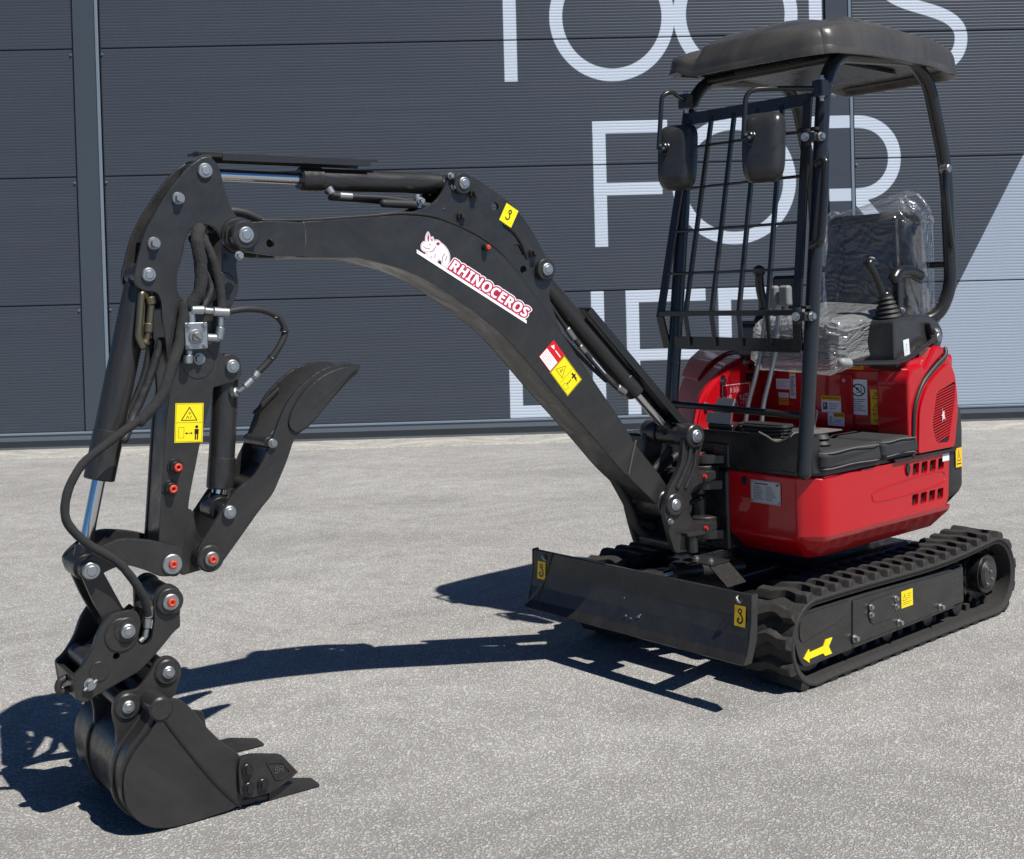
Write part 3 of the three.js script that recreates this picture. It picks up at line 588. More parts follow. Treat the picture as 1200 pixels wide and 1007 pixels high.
  decal('warning_label', yl, 0.108, 0.080, [p2.x, p2.y, -0.0768], LEFT, [along.x, along.y, 0], boom).userData.label = 'yellow keep-clear warning label';
  decal('hook_sticker', hookSticker, 0.052, 0.062, [0.7805, 1.6055, -0.0672], LEFT, [-0.87, -0.49, 0], boom);
}
// ---- boom cylinder above the boom
{
  const A = [0.648, 1.431], B = [0.047, 0.835], d = V3(B[0] - A[0], B[1] - A[1], 0), L = d.length(); d.normalize();
  const P = (s, n, z) => [A[0] + d.x * s + d.y * n, A[1] + d.y * s - d.x * n, z];  // n > 0 is above the cylinder
  const c = armPart('boom_cylinder', [rod(P(0.05, 0, 0), P(0.555, 0, 0), 0.036, { seg: 32 }), rod(P(0.53, 0, 0), P(0.615, 0, 0), 0.039, { seg: 32, ch: 0.006 }), rod(P(0.0, 0, 0), P(0.07, 0, 0), 0.03), zc(A[0], A[1], -0.048, 0.048, 0.036)], M.paint);
  mesh('piston_rod', rod(P(0.60, 0, 0), P(L - 0.02, 0, 0), 0.018), M.chrome, c);
  mesh('rod_eye', [zc(B[0], B[1], -0.05, 0.05, 0.036), rod(P(L - 0.06, 0, 0), P(L, 0, 0), 0.026)], M.paint, c);
  mesh('rod_guard', [bar(P(0.24, 0.052, 0), P(L - 0.005, 0.050, 0), 0.008, 0.10), bar(P(0.24, 0.042, -0.048), P(L - 0.005, 0.04, -0.048), 0.028, 0.006), bar(P(0.24, 0.042, 0.048), P(L - 0.005, 0.04, 0.048), 0.028, 0.006)], M.black, c);
  each('hydraulic_pipe', [tube([P(0.1, -0.045, -0.03), P(0.25, -0.062, -0.03), P(0.52, -0.062, -0.03), P(0.57, -0.04, -0.02)], 0.007), tube([P(0.1, -0.045, 0.03), P(0.25, -0.065, 0.02), P(0.40, -0.060, 0.02), P(0.5, -0.05, 0.02)], 0.007)], M.hose, c);
  each('pipe_fitting', [rod(P(0.22, -0.058, -0.03), P(0.27, -0.064, -0.03), 0.012), rod(P(0.52, -0.058, -0.03), P(0.56, -0.05, -0.03), 0.013), rod(P(0.30, -0.064, -0.03), P(0.335, -0.064, -0.03), 0.01)], M.zincDull, c);
}
// ---- arm cylinder on top
{
  const y = 1.705, c = armPart('arm_cylinder', [rod([1.00, y, 0], [1.42, y, 0], 0.033, { seg: 32 }), rod([1.40, y, 0], [1.475, y, 0], 0.036, { seg: 32, ch: 0.006 }), zc(0.958, 1.701, -0.05, 0.05, 0.036), rod([0.96, 1.701, 0], [1.02, y, 0], 0.028)], M.paint);
  mesh('piston_rod', rod([1.47, y, 0], [1.76, y + 0.004, 0], 0.017), M.chrome, c);
  mesh('rod_eye', [zc(1.780, 1.711, -0.044, 0.044, 0.032), rod([1.72, y + 0.004, 0], [1.775, 1.711, 0], 0.024)], M.paint, c);
  mesh('rod_guard', [bar([1.79, 1.763, 0], [1.235, 1.764, 0], 0.008, 0.085), bar([1.72, 1.755, -0.04], [1.26, 1.756, -0.04], 0.02, 0.006), bar([1.72, 1.755, 0.04], [1.26, 1.756, 0.04], 0.02, 0.006)], M.paint, c);
  each('hydraulic_pipe', [tube([[1.40, 1.668, -0.03], [1.38, 1.658, -0.036], [1.33, 1.655, -0.036], [1.2, 1.652, -0.036], [1.06, 1.632, -0.045], [1.02, 1.62, -0.06]], 0.008), tube([[1.36, 1.655, 0.03], [1.2, 1.648, 0.03], [1.0, 1.63, 0.03]], 0.008), tube([[1.22, 1.636, -0.045], [1.12, 1.634, -0.045], [1.03, 1.625, -0.045]], 0.013)], M.hose, c);
  each('pipe_fitting', [rod([1.365, 1.657, -0.036], [1.32, 1.655, -0.036], 0.010), rod([1.395, 1.680, -0.03], [1.385, 1.66, -0.034], 0.012), rod([1.105, 1.665, -0.045], [1.10, 1.62, -0.05], 0.010), bolt([1.10, 1.645, -0.058], 0.009, 0.012)], M.zinc, c);
}
// ---- arm (dipper) with its head plates
{
  const head = [[1.782, 1.750, 0.03], [1.756, 1.748, 0.03], [1.736, 1.721, 0.02], [1.729, 1.681], [1.710, 1.618], [1.690, 1.585, 0.02], [1.655, 1.560, 0.03], [1.652, 1.515, 0.03], [1.700, 1.470, 0.03], [1.690, 1.380, 0.03], [1.742, 1.300, 0.04], [1.757, 1.175], [1.817, 0.967], [1.850, 0.829], [1.875, 0.65], [1.886, 0.616, 0.02], [1.945, 0.630, 0.02], [1.940, 0.708], [1.911, 1.015], [1.896, 1.113], [1.903, 1.261], [1.910, 1.307], [1.911, 1.360, 0.015], [1.922, 1.385, 0.02], [1.953, 1.385, 0.02], [1.978, 1.400, 0.02], [1.982, 1.430, 0.03], [1.969, 1.476, 0.05], [1.952, 1.537, 0.05], [1.919, 1.598, 0.05], [1.870, 1.670, 0.05], [1.825, 1.722, 0.03]];
  const cut = [[1.787, 1.567, 0.02], [1.821, 1.554, 0.02], [1.840, 1.526, 0.02], [1.848, 1.480, 0.03], [1.866, 1.430, 0.02], [1.865, 1.378, 0.02], [1.847, 1.357, 0.02], [1.76, 1.350, 0.03], [1.738, 1.40, 0.03], [1.737, 1.53, 0.02], [1.756, 1.559, 0.02]];
  const box = [[1.735, 1.345], [1.757, 1.175], [1.817, 0.967], [1.850, 0.829], [1.880, 0.63, 0.02], [1.940, 0.636, 0.02], [1.936, 0.708], [1.907, 1.015], [1.893, 1.113], [1.900, 1.261], [1.905, 1.345]];
  const arm = armPart('arm', [plate(head, -0.062, -0.050, { holes: [cut] }), plate(head, 0.050, 0.062, { holes: [cut] }), plate(box, -0.0495, 0.0495, { bev: 0.001 })], M.paint);
  // curved web joining the head plates
  const web = []; const w = [[1.956, 1.53], [1.923, 1.590], [1.873, 1.663], [1.828, 1.715]]; for (let i = 0; i + 1 < w.length; i++) web.push(bar([...w[i].map((v, k) => v - (k ? 0.012 : 0.022)), 0], [...w[i + 1].map((v, k) => v - (k ? 0.012 : 0.022)), 0], 0.01, 0.099));
  each('head_web', web, M.paint, arm);
  for (const [x, y, r] of [[1.780, 1.711, 0.024], [1.943, 1.430, 0.022]]) mesh('pin', pinGeo(x, y, -0.072, r), M.zinc, arm);
  for (const [x, y] of [[1.857, 1.634], [1.927, 1.513]]) each('bolt', [zc(x, y, -0.068, -0.06, 0.017, { ch: 0.002 }), bolt([x, y, -0.068], 0.012, 0.013)], M.zincDull, arm);
  each('pivot_boss', [zc(1.815, 1.190, -0.064, -0.058, 0.045, { ch: 0.003 }), zc(1.735, 1.405, -0.066, -0.058, 0.03, { ch: 0.003 })], M.paint, arm);
  mesh('boss_plug', bolt([1.813, 1.200, -0.064], 0.012, 0.008), M.zincDull, arm);
  for (const [x, y] of [[1.889, 0.914], [1.904, 0.858]]) { each('grease_nipple', [zc(x, y, -0.078, -0.061, 0.016, { ch: 0.003 }), zc(x, y, -0.066, -0.061, 0.022, { ch: 0.002 })], M.black, arm); mesh('grease_nipple_cap', new THREE.TorusGeometry(0.0075, 0.0042, 8, 18).translate(x - 0.002, y, -0.085), M.orange, arm); }
  decal('warning_label', stickerMat(160, 224, (x, w, h) => {
    x.fillStyle = '#f7dc10'; x.fillRect(0, 0, w, h); x.strokeStyle = '#1b1906'; x.lineWidth = 2; x.strokeRect(5, 5, w - 10, h - 10); x.fillStyle = '#1b1906';
    x.fillRect(5, 110, w - 10, 2); x.lineWidth = 5; x.lineJoin = 'round'; x.beginPath(); x.moveTo(80, 24); x.lineTo(124, 98); x.lineTo(36, 98); x.closePath(); x.stroke();
    x.lineWidth = 3; x.beginPath(); x.arc(82, 58, 5, 0, 7); x.moveTo(62, 90); x.lineTo(72, 74); x.lineTo(78, 88); x.moveTo(92, 72); x.lineTo(86, 88); x.stroke();
    x.lineWidth = 2; x.strokeRect(22, 138, 30, 60); x.beginPath(); x.arc(124, 136, 9, 0, 7); x.fill(); x.fillRect(112, 148, 24, 30); x.fillRect(114, 178, 8, 32); x.fillRect(126, 178, 8, 32); x.fillRect(64, 170, 32, 4); x.beginPath(); x.moveTo(58, 172); x.lineTo(70, 164); x.lineTo(70, 180); x.fill(); x.beginPath(); x.moveTo(102, 172); x.lineTo(92, 164); x.lineTo(92, 180); x.fill();
  }), 0.078, 0.106, [1.846, 1.029, -0.0632], LEFT, [-1, -0.06, 0], arm).userData.label = 'yellow keep-clear warning label';
  // lug carrying the thumb cylinder, and the thumb foot
  each('thumb_lug', [plate([[1.76, 1.215], [1.735, 1.205, 0.02], [1.685, 1.180, 0.03], [1.685, 1.145, 0.02], [1.71, 1.130, 0.02], [1.785, 1.115], [1.79, 1.15]], -0.048, -0.036), plate([[1.76, 1.215], [1.735, 1.205, 0.02], [1.685, 1.180, 0.03], [1.685, 1.145, 0.02], [1.71, 1.130, 0.02], [1.785, 1.115], [1.79, 1.15]], 0.036, 0.048), plate([[1.862, 0.80], [1.838, 0.79, 0.02], [1.826, 0.715, 0.03], [1.79, 0.69, 0.03], [1.775, 0.655, 0.03], [1.80, 0.625, 0.03], [1.878, 0.615]], -0.049, 0.049)], M.paint, arm);
  mesh('pin', pinGeo(1.715, 1.174, -0.062, 0.022), M.zinc, arm);
}
// ---- bucket cylinder in front of the arm
{
  const A = V3(1.943, 1.430, 0), B = V3(2.124, 0.676, 0), d = B.clone().sub(A), L = d.length(); d.normalize();
  const P = (s, z = 0, n = 0) => [A.x + d.x * s - d.y * n, A.y + d.y * s + d.x * n, z];
  const c = armPart('bucket_cylinder', [rod(P(0.03), P(0.50), 0.039, { seg: 32 }), rod(P(0.42), P(0.553), 0.0405, { seg: 32, ch: 0.003 }), rod(P(0), P(0.05), 0.032), zc(A.x, A.y, -0.046, 0.046, 0.034)], M.paint);
  mesh('piston_rod', rod(P(0.545), P(L - 0.02), 0.0175), M.chrome, c);
  mesh('rod_eye', [zc(B.x, B.y, -0.05, 0.05, 0.034), rod(P(L - 0.05), P(L), 0.026)], M.black, c);
  mesh('supply_pipe', [bentTube([[1.962, 1.240, -0.058], [1.974, 1.268, -0.058], [1.961, 1.382, -0.056], [1.950, 1.376, -0.05]], 0.0095, 0.02), bar([1.968, 1.255, -0.04], [1.960, 1.36, -0.04], 0.02, 0.03)], M.brass, c);
  each('hose_coupling', [rod([1.940, 1.372, -0.058], [1.936, 1.350, -0.058], 0.013), rod([1.937, 1.352, -0.058], [1.944, 1.300, -0.058], 0.010), rod([1.944, 1.302, -0.058], [1.948, 1.276, -0.058], 0.013), rod([1.947, 1.28, -0.058], [1.953, 1.255, -0.056], 0.009), rod([1.958, 1.246, -0.056], [1.95, 1.256, -0.056], 0.012)], M.brass, c);
}
// ---- linkage and quick hitch
{
  const curved = [[1.885, 0.700], [1.950, 0.726, 0.03], [1.983, 0.736, 0.04], [2.050, 0.748, 0.05], [2.094, 0.734, 0.04], [2.128, 0.712, 0.03], [2.158, 0.683, 0.025], [2.128, 0.642, 0.025], [2.096, 0.664, 0.03], [2.041, 0.680, 0.05], [1.986, 0.656, 0.04], [1.945, 0.630, 0.03], [1.905, 0.628, 0.03], [1.885, 0.655, 0.02]];
  const l = armPart('curved_link', [plate(curved, -0.092, -0.078), plate(curved, 0.078, 0.092), zc(1.915, 0.661, -0.09, 0.09, 0.026), zc(2.126, 0.677, -0.088, 0.088, 0.026)], M.paint);
  mesh('pin_collar', zc(1.915, 0.661, -0.100, -0.091, 0.027, { ch: 0.003 }), M.zinc, l); mesh('grease_nipple_cap', new THREE.TorusGeometry(0.0075, 0.0042, 8, 18).translate(1.915, 0.661, -0.104), M.orange, l);
  mesh('pin', pinGeo(2.126, 0.677, -0.106, 0.026), M.zinc, l);
  const st = [[2.154, 0.690, 0.03], [2.120, 0.712, 0.03], [2.096, 0.680, 0.03], [2.040, 0.560, 0.02], [2.012, 0.508, 0.03], [2.045, 0.480, 0.03], [2.075, 0.505, 0.03], [2.115, 0.585, 0.02]];
  armPart('straight_link', [plate(st, -0.070, -0.056), plate(st, 0.056, 0.070), plate([[2.11, 0.645], [2.085, 0.640], [2.045, 0.56], [2.075, 0.55]], -0.057, 0.057)], M.paint);
  const H = [[2.092, 0.546, 0.03], [2.067, 0.557, 0.02], [2.012, 0.557, 0.02], [2.000, 0.520, 0.02], [2.013, 0.470, 0.04], [1.995, 0.455, 0.02], [1.976, 0.468, 0.02], [1.966, 0.520], [1.966, 0.581, 0.02], [1.951, 0.603, 0.02], [1.929, 0.611, 0.02], [1.904, 0.601, 0.02], [1.889, 0.575, 0.02], [1.897, 0.535, 0.02], [1.897, 0.490, 0.006], [1.914, 0.480, 0.01], [1.959, 0.435, 0.02], [2.008, 0.393, 0.02], [2.100, 0.361, 0.02], [2.150, 0.340, 0.015], [2.172, 0.351, 0.01], [2.180, 0.413, 0.008], [2.156, 0.431, 0.02], [2.128, 0.472, 0.04], [2.116, 0.510, 0.04]];
  const h = armPart('quick_hitch', [plate(H, -0.092, -0.076, { holes: [circ(2.068, 0.444, 0.0085)] }), plate(H, 0.076, 0.092), plate([[2.179, 0.412], [2.171, 0.351], [2.158, 0.348], [2.164, 0.410]], -0.0755, 0.0755, { r: 0.003 }), plate([[2.158, 0.352], [2.100, 0.366], [2.008, 0.398], [1.93, 0.46], [1.94, 0.47], [2.012, 0.408], [2.104, 0.376]], -0.0755, 0.0755, { r: 0.004 }), zc(1.926, 0.564, -0.104, 0.104, 0.036, { ch: 0.003 }), zc(2.041, 0.508, -0.1, 0.1, 0.034, { ch: 0.003 }), zc(2.12, 0.43, -0.07, 0.07, 0.03)], M.paint);
  each('boss_ring', [zc(2.053, 0.498, -0.097, -0.091, 0.044, { ch: 0.003 }), zc(2.112, 0.414, -0.095, -0.091, 0.026, { ch: 0.002 })], M.paint, h);
  mesh('pin', pinGeo(2.041, 0.508, -0.115, 0.022), M.zinc, h);
  mesh('pin_collar', zc(1.926, 0.564, -0.112, -0.103, 0.022, { ch: 0.003 }), M.zinc, h); mesh('grease_nipple_cap', new THREE.TorusGeometry(0.0075, 0.0042, 8, 18).translate(1.926, 0.564, -0.116), M.orange, h);
  mesh('locking_bolt', [bolt([2.137, 0.386, -0.092], 0.012, 0.014), rod([2.120, 0.396, -0.1], [2.155, 0.375, -0.1], 0.005)], M.zinc, h);
  mesh('safety_hook', tube([[2.182, 0.392, -0.02], [2.194, 0.385, -0.02], [2.197, 0.366, -0.02], [2.185, 0.358, -0.02], [2.176, 0.362, -0.02]], 0.0095), M.counter, h);
  mesh('lock_cylinder', [rod([2.12, 0.43, 0], [1.985, 0.53, 0], 0.028), rod([1.99, 0.515, -0.03], [1.985, 0.56, -0.05], 0.016)], M.black, h);
  mesh('hose_fitting', [rod([1.984, 0.50, -0.082], [1.981, 0.53, -0.084], 0.011), rod([1.990, 0.475, -0.08], [1.984, 0.502, -0.082], 0.008), rod([2.005, 0.467, -0.08], [1.985, 0.48, -0.08], 0.007), rod([1.981, 0.528, -0.084], [1.980, 0.56, -0.09], 0.013)], M.zinc, h);
}
// ---- bucket
{
  const side = [[1.985, 0.338, 0.02], [1.945, 0.334, 0.02], [1.921, 0.315, 0.02], [1.897, 0.284, 0.02], [1.874, 0.247, 0.03], [1.826, 0.188, 0.03], [1.777, 0.145, 0.02], [1.770, 0.035, 0.01], [1.798, 0.008, 0.02], [1.882, 0.004, 0.03], [1.955, 0.002, 0.05], [2.011, 0.012, 0.04], [2.049, 0.035, 0.04], [2.078, 0.073, 0.04], [2.088, 0.120, 0.05], [2.087, 0.172, 0.04], [2.067, 0.213, 0.03], [2.027, 0.251, 0.02], [1.998, 0.285, 0.02]];
  const rib = [[2.004, 0.300], [2.034, 0.256], [2.074, 0.217], [2.094, 0.174], [2.095, 0.119], [2.084, 0.070], [2.054, 0.030], [2.014, 0.005], [1.955, -0.003], [1.90, -0.001], [1.69, -0.008], [1.685, 0.006], [1.80, 0.013], [1.882, 0.012], [1.953, 0.012], [2.006, 0.021], [2.042, 0.042], [2.070, 0.078], [2.079, 0.121], [2.078, 0.168], [2.060, 0.206], [2.020, 0.246], [1.99, 0.282]];
  const shell = plate(rib.map((p) => [...p, 0.03]), -0.176, 0.246, { bev: 0.002, seg: 6 }); shell.translate(0, 0.009, 0);
  const b = armPart('bucket', [plate(side, -0.190, -0.1765), plate(side, 0.2465, 0.260), shell, zc(1.988, 0.316, -0.196, 0.266, 0.031, { ch: 0.005 })], M.paint);
  mesh('side_seam', tube([[1.992, 0.305, -0.1915], [1.93, 0.205, -0.1915], [1.84, 0.075, -0.1915], [1.785, 0.012, -0.1915]], 0.0035, { rad: 6 }), M.black, b);
  each('wear_strip', [-0.115, 0.115].map((z) => plate([[2.00, 0.31], [2.036, 0.265], [2.079, 0.222], [2.101, 0.176], [2.103, 0.119], [2.092, 0.068], [2.062, 0.028], [2.02, 0.004], [2.014, 0.012], [2.054, 0.034], [2.082, 0.072], [2.093, 0.119], [2.092, 0.172], [2.072, 0.214], [2.03, 0.255], [1.995, 0.3]].map(([x, y]) => [x, y + 0.008, 0.03]), z - 0.012, z + 0.012)), M.paint, b);
  const earP = [[1.968, 0.422, 0.03], [1.931, 0.425, 0.03], [1.904, 0.395, 0.03], [1.904, 0.364, 0.03], [1.925, 0.311], [1.965, 0.300], [2.01, 0.235], [2.05, 0.19], [2.082, 0.215], [2.078, 0.250, 0.02], [2.088, 0.300, 0.03], [2.084, 0.338, 0.03], [2.058, 0.355, 0.03], [2.021, 0.350, 0.04], [1.988, 0.388, 0.04]];
  mesh('hitch_ear', [plate(earP, -0.108, -0.094), plate(earP, 0.094, 0.108), zc(1.942, 0.383, -0.116, -0.09, 0.034, { ch: 0.004 }), zc(2.049, 0.315, -0.116, -0.09, 0.034, { ch: 0.004 }), zc(1.942, 0.383, 0.09, 0.116, 0.034), zc(2.049, 0.315, 0.09, 0.116, 0.034), zc(1.942, 0.383, -0.09, 0.09, 0.02), zc(2.049, 0.315, -0.09, 0.09, 0.02)], M.paint, b);
  for (const [x, y] of [[1.942, 0.383], [2.049, 0.315]]) mesh('pin', pinGeo(x, y, -0.124, 0.0195), M.zinc, b);
  const cut = [[1.786, 0.142, 0.01], [1.792, 0.119, 0.01], [1.790, 0.046, 0.01], [1.76, 0.030, 0.01], [1.70, 0.030, 0.02], [1.66, 0.045, 0.01], [1.622, 0.066, 0.003], [1.668, 0.124, 0.004], [1.766, 0.144, 0.02]];
  const cutM = mesh('side_cutter', [plate(cut, -0.204, -0.191), plate([[1.790, 0.142, 0.01], [1.790, 0.046, 0.01], [1.735, 0.040, 0.01], [1.706, 0.075, 0.004], [1.716, 0.128, 0.004], [1.766, 0.144, 0.02]], 0.261, 0.274)], M.paint, b);
  mesh('raised_panel', plate([[1.716, 0.118], [1.668, 0.110], [1.640, 0.072], [1.672, 0.058], [1.69, 0.062]], -0.207, -0.2045, { holes: [[[1.709, 0.112], [1.671, 0.105], [1.648, 0.074], [1.672, 0.064], [1.687, 0.067]]], r: 0.004, bev: 0.001 }), M.paint, cutM);
  decal('maker_mark', stickerMat(96, 64, (x, w, h) => { x.clearRect(0, 0, w, h); x.strokeStyle = '#4c4a48'; x.lineWidth = 7; x.strokeRect(12, 12, 20, 40); x.beginPath(); x.moveTo(12, 30); x.lineTo(34, 30); x.moveTo(46, 12); x.lineTo(46, 52); x.moveTo(46, 14); x.lineTo(72, 14); x.lineTo(72, 30); x.lineTo(46, 32); x.moveTo(60, 32); x.lineTo(76, 52); x.stroke(); }, 0.4, { transparent: true, alphaTest: 0.5 }), 0.036, 0.026, [1.676, 0.088, -0.2062], LEFT, [-1, -0.1, 0], cutM);
  for (const [x, y] of [[1.768, 0.110], [1.766, 0.060], [1.726, 0.060]]) each('bolt', [zc(x, y, -0.212, -0.203, 0.016, { ch: 0.003 }), bolt([x, y, -0.211], 0.011, 0.007)], M.black, cutM);
  const tooth = [[1.70, -0.002, 0.004], [1.66, 0.000, 0.004], [1.548, 0.004, 0.002], [1.553, 0.012, 0.003], [1.640, 0.034, 0.01], [1.70, 0.034, 0.006]];
  for (const z of [-0.158, 0.07, 0.228]) mesh('tooth', [plate(tooth, z - 0.026, z + 0.026, { bev: 0.003 })], M.paint, b);
}
// ---- thumb
{
  const T = [[1.812, 0.624, 0.03], [1.778, 0.640, 0.03], [1.661, 0.775, 0.02], [1.622, 0.813, 0.02], [1.575, 0.905, 0.05], [1.551, 0.969, 0.04], [1.502, 0.994, 0.02], [1.446, 1.051, 0.05], [1.385, 1.108, 0.03], [1.346, 1.134, 0.01], [1.336, 1.160, 0.008], [1.387, 1.170, 0.03], [1.461, 1.156, 0.05], [1.524, 1.116, 0.05], [1.570, 1.070, 0.04], [1.598, 1.018, 0.03], [1.625, 0.954, 0.03], [1.671, 0.870, 0.03], [1.731, 0.838, 0.03], [1.800, 0.750, 0.02], [1.844, 0.690, 0.03], [1.850, 0.650, 0.03]];
  const t = armPart('thumb', [plate(T, -0.092, -0.078, { seg: 7 }), plate(T, 0.078, 0.092, { seg: 7 }), zc(1.812, 0.662, -0.106, 0.106, 0.037, { ch: 0.004 }), zc(1.622, 0.955, -0.077, 0.077, 0.016), zc(1.66, 0.83, -0.077, 0.077, 0.018), plate([[1.66, 0.81], [1.60, 0.89], [1.585, 0.955], [1.60, 0.96], [1.62, 0.89], [1.67, 0.83]], -0.0775, 0.0775, { r: 0.003 })], M.paint);
  each('hook_plate', [-0.0995, 0.0925].map((z) => plate([[1.551, 0.975, 0.03], [1.502, 1.001, 0.02], [1.446, 1.057, 0.05], [1.390, 1.115, 0.03], [1.349, 1.150, 0.003], [1.387, 1.158, 0.02], [1.461, 1.138, 0.05], [1.524, 1.094, 0.04], [1.562, 1.042, 0.03], [1.575, 1.0, 0.02]], z, z + 0.007, { seg: 7 })), M.paint, t);
  mesh('stiffener', plate([[1.60, 1.02, 0.01], [1.52, 1.09, 0.01], [1.525, 1.098, 0.01], [1.612, 1.028, 0.01]], 0.07, 0.077, { r: 0.004 }), M.paint, t);
  each('bolt', [zc(1.622, 0.955, -0.100, -0.092, 0.013), bolt([1.622, 0.955, -0.1], 0.009, 0.004)], M.zincDull, t);
  mesh('pin', pinGeo(1.754, 0.780, -0.108, 0.021), M.zinc, t);
  mesh('pin_collar', [zc(1.812, 0.662, -0.116, -0.105, 0.020, { ch: 0.003 })], M.zincDull, t); mesh('grease_nipple_cap', new THREE.TorusGeometry(0.0075, 0.0042, 8, 18).translate(1.812, 0.662, -0.12), M.orange, t);
  const c = armPart('thumb_cylinder', [rod([1.713, 1.150, 0], [1.736, 0.89, 0], 0.036, { seg: 28 }), rod([1.732, 0.92, 0], [1.742, 0.832, 0], 0.0375, { seg: 28 }), zc(1.715, 1.174, -0.034, 0.034, 0.034)], M.paint);
  mesh('piston_rod', rod([1.740, 0.85, 0], [1.754, 0.78, 0], 0.019), M.chrome, c);
  mesh('rod_eye', [rod([1.745, 0.818, 0], [1.754, 0.78, 0], 0.026), zc(1.754, 0.780, -0.04, 0.04, 0.034), zc(1.754, 0.780, -0.078, -0.039, 0.02)], M.black, c);
  mesh('hose_elbow', [rod([1.712, 1.098, -0.034], [1.700, 1.102, -0.05], 0.014), rod([1.700, 1.102, -0.05], [1.680, 1.118, -0.058], 0.006), rod([1.684, 1.115, -0.058], [1.660, 1.136, -0.06], 0.010), rod([1.655, 1.140, -0.06], [1.643, 1.155, -0.06], 0.012)], M.zinc, c);
  mesh('thumb_hose', tube([[1.645, 1.152, -0.06], [1.610, 1.185, -0.065], [1.580, 1.225, -0.07], [1.563, 1.262, -0.07], [1.575, 1.297, -0.07], [1.615, 1.322, -0.075], [1.68, 1.332, -0.085], [1.745, 1.325, -0.092]], 0.0095, { seg: 60 }), M.hose, c);
  each('clamp_ring', [0.12, 0.2, 0.33].map((k) => { const p = [[1.602, 1.195, -0.066], [1.565, 1.268, -0.07], [1.59, 1.309, -0.072]][[0.12, 0.2, 0.33].indexOf(k)]; const s = new THREE.TorusGeometry(0.0105, 0.003, 6, 14); s.rotateX(1.1); s.translate(...p); return s; }), M.black, c);
}
// ---- diverter valve and sleeved hoses on the arm
{
  const v = armPart('diverter_valve', [rbox(1.800, 1.862, 1.228, 1.300, -0.100, -0.068, 0.003)], M.zinc);
  mesh('valve_knob', [zc(1.833, 1.262, -0.106, -0.099, 0.020, { ch: 0.003 }), zc(1.833, 1.262, -0.114, -0.105, 0.013, { ch: 0.002 }), bar([1.843, 1.272, -0.116], [1.824, 1.256, -0.116], 0.006, 0.006)], M.zincDull, v);
  for (const [x, y] of [[1.854, 1.292], [1.809, 1.292], [1.854, 1.236], [1.809, 1.236]]) mesh('bolt', bolt([x, y, -0.1], 0.0055, 0.006), M.zincDull, v);
  each('pipe_fitting', [rod([1.838, 1.298, -0.086], [1.838, 1.330, -0.086], 0.010), rod([1.842, 1.334, -0.09], [1.805, 1.332, -0.09], 0.012), rod([1.806, 1.332, -0.09], [1.778, 1.328, -0.09], 0.009), rod([1.782, 1.328, -0.092], [1.735, 1.323, -0.092], 0.0125), rod([1.800, 1.258, -0.086], [1.762, 1.254, -0.086], 0.011), rod([1.766, 1.250, -0.088], [1.758, 1.285, -0.088], 0.012), rod([1.759, 1.285, -0.088], [1.757, 1.32, -0.088], 0.0085), rod([1.848, 1.228, -0.086], [1.850, 1.212, -0.086], 0.0095), rod([1.850, 1.214, -0.086], [1.853, 1.190, -0.086], 0.0135)], M.zinc, v);
  const fold = (pts, r, s0) => { const g = tube(pts, r, { seg: pts.length * 14, rad: 14 }); const p = g.attributes.position, q = V3(0, 0, 0), n = g.attributes.normal; for (let i = 0; i < p.count; i++) { q.fromBufferAttribute(p, i); const k = r * 0.10 * noise.noise(q.x * 60 + s0, q.y * 38, q.z * 60) + r * 0.05 * noise.noise(q.x * 150, q.y * 130 + s0, q.z * 150); p.setXYZ(i, q.x + n.getX(i) * k, q.y + n.getY(i) * k, q.z + n.getZ(i) * k); } g.computeVertexNormals(); return g; };
  armPart('hydraulic_hose', [fold([[1.782, 1.556, -0.02], [1.800, 1.552, -0.058], [1.815, 1.52, -0.084], [1.808, 1.44, -0.086], [1.815, 1.38, -0.086], [1.838, 1.345, -0.08]], 0.0175, 1)], M.sleeve);
  armPart('hydraulic_hose', [fold([[1.768, 1.53, -0.02], [1.785, 1.525, -0.055], [1.775, 1.48, -0.078], [1.758, 1.41, -0.08], [1.752, 1.35, -0.084], [1.757, 1.32, -0.088]], 0.012, 5)], M.sleeve);
  armPart('hydraulic_hose', [fold([[1.800, 1.53, 0], [1.79, 1.46, -0.055], [1.775, 1.39, -0.07], [1.80, 1.34, -0.075]], 0.010, 9)], M.hose);
  armPart('hydraulic_hose', [fold([[1.852, 1.345, -0.075], [1.862, 1.29, -0.078], [1.875, 1.24, -0.085], [1.90, 1.19, -0.10], [1.935, 1.11, -0.11], [1.991, 1.048, -0.11]], 0.0145, 12), fold([[1.985, 1.058, -0.11], [2.069, 1.006, -0.115], [2.145, 0.950, -0.115], [2.184, 0.880, -0.115], [2.187, 0.815, -0.115], [2.145, 0.757, -0.115], [2.062, 0.690, -0.115], [2.017, 0.626, -0.112], [1.992, 0.575, -0.10], [1.982, 0.54, -0.09]], 0.0112, 15)], M.sleeve);
  armPart('hydraulic_hose', [fold([[1.905, 1.25, -0.03], [1.925, 1.19, -0.03], [1.950, 1.13, -0.03], [1.99, 1.05, -0.035], [2.02, 1.0, -0.06]], 0.012, 19), tube([[1.915, 1.25, 0.02], [1.94, 1.15, 0.02], [2.0, 1.02, 0.02]], 0.010)], M.hose);
  armPart('hydraulic_hose', [tube([[1.735, 1.56, 0.02], [1.69, 1.605, 0.02], [1.64, 1.605, 0.02], [1.58, 1.582, 0.02]], 0.014)], M.hose);
}
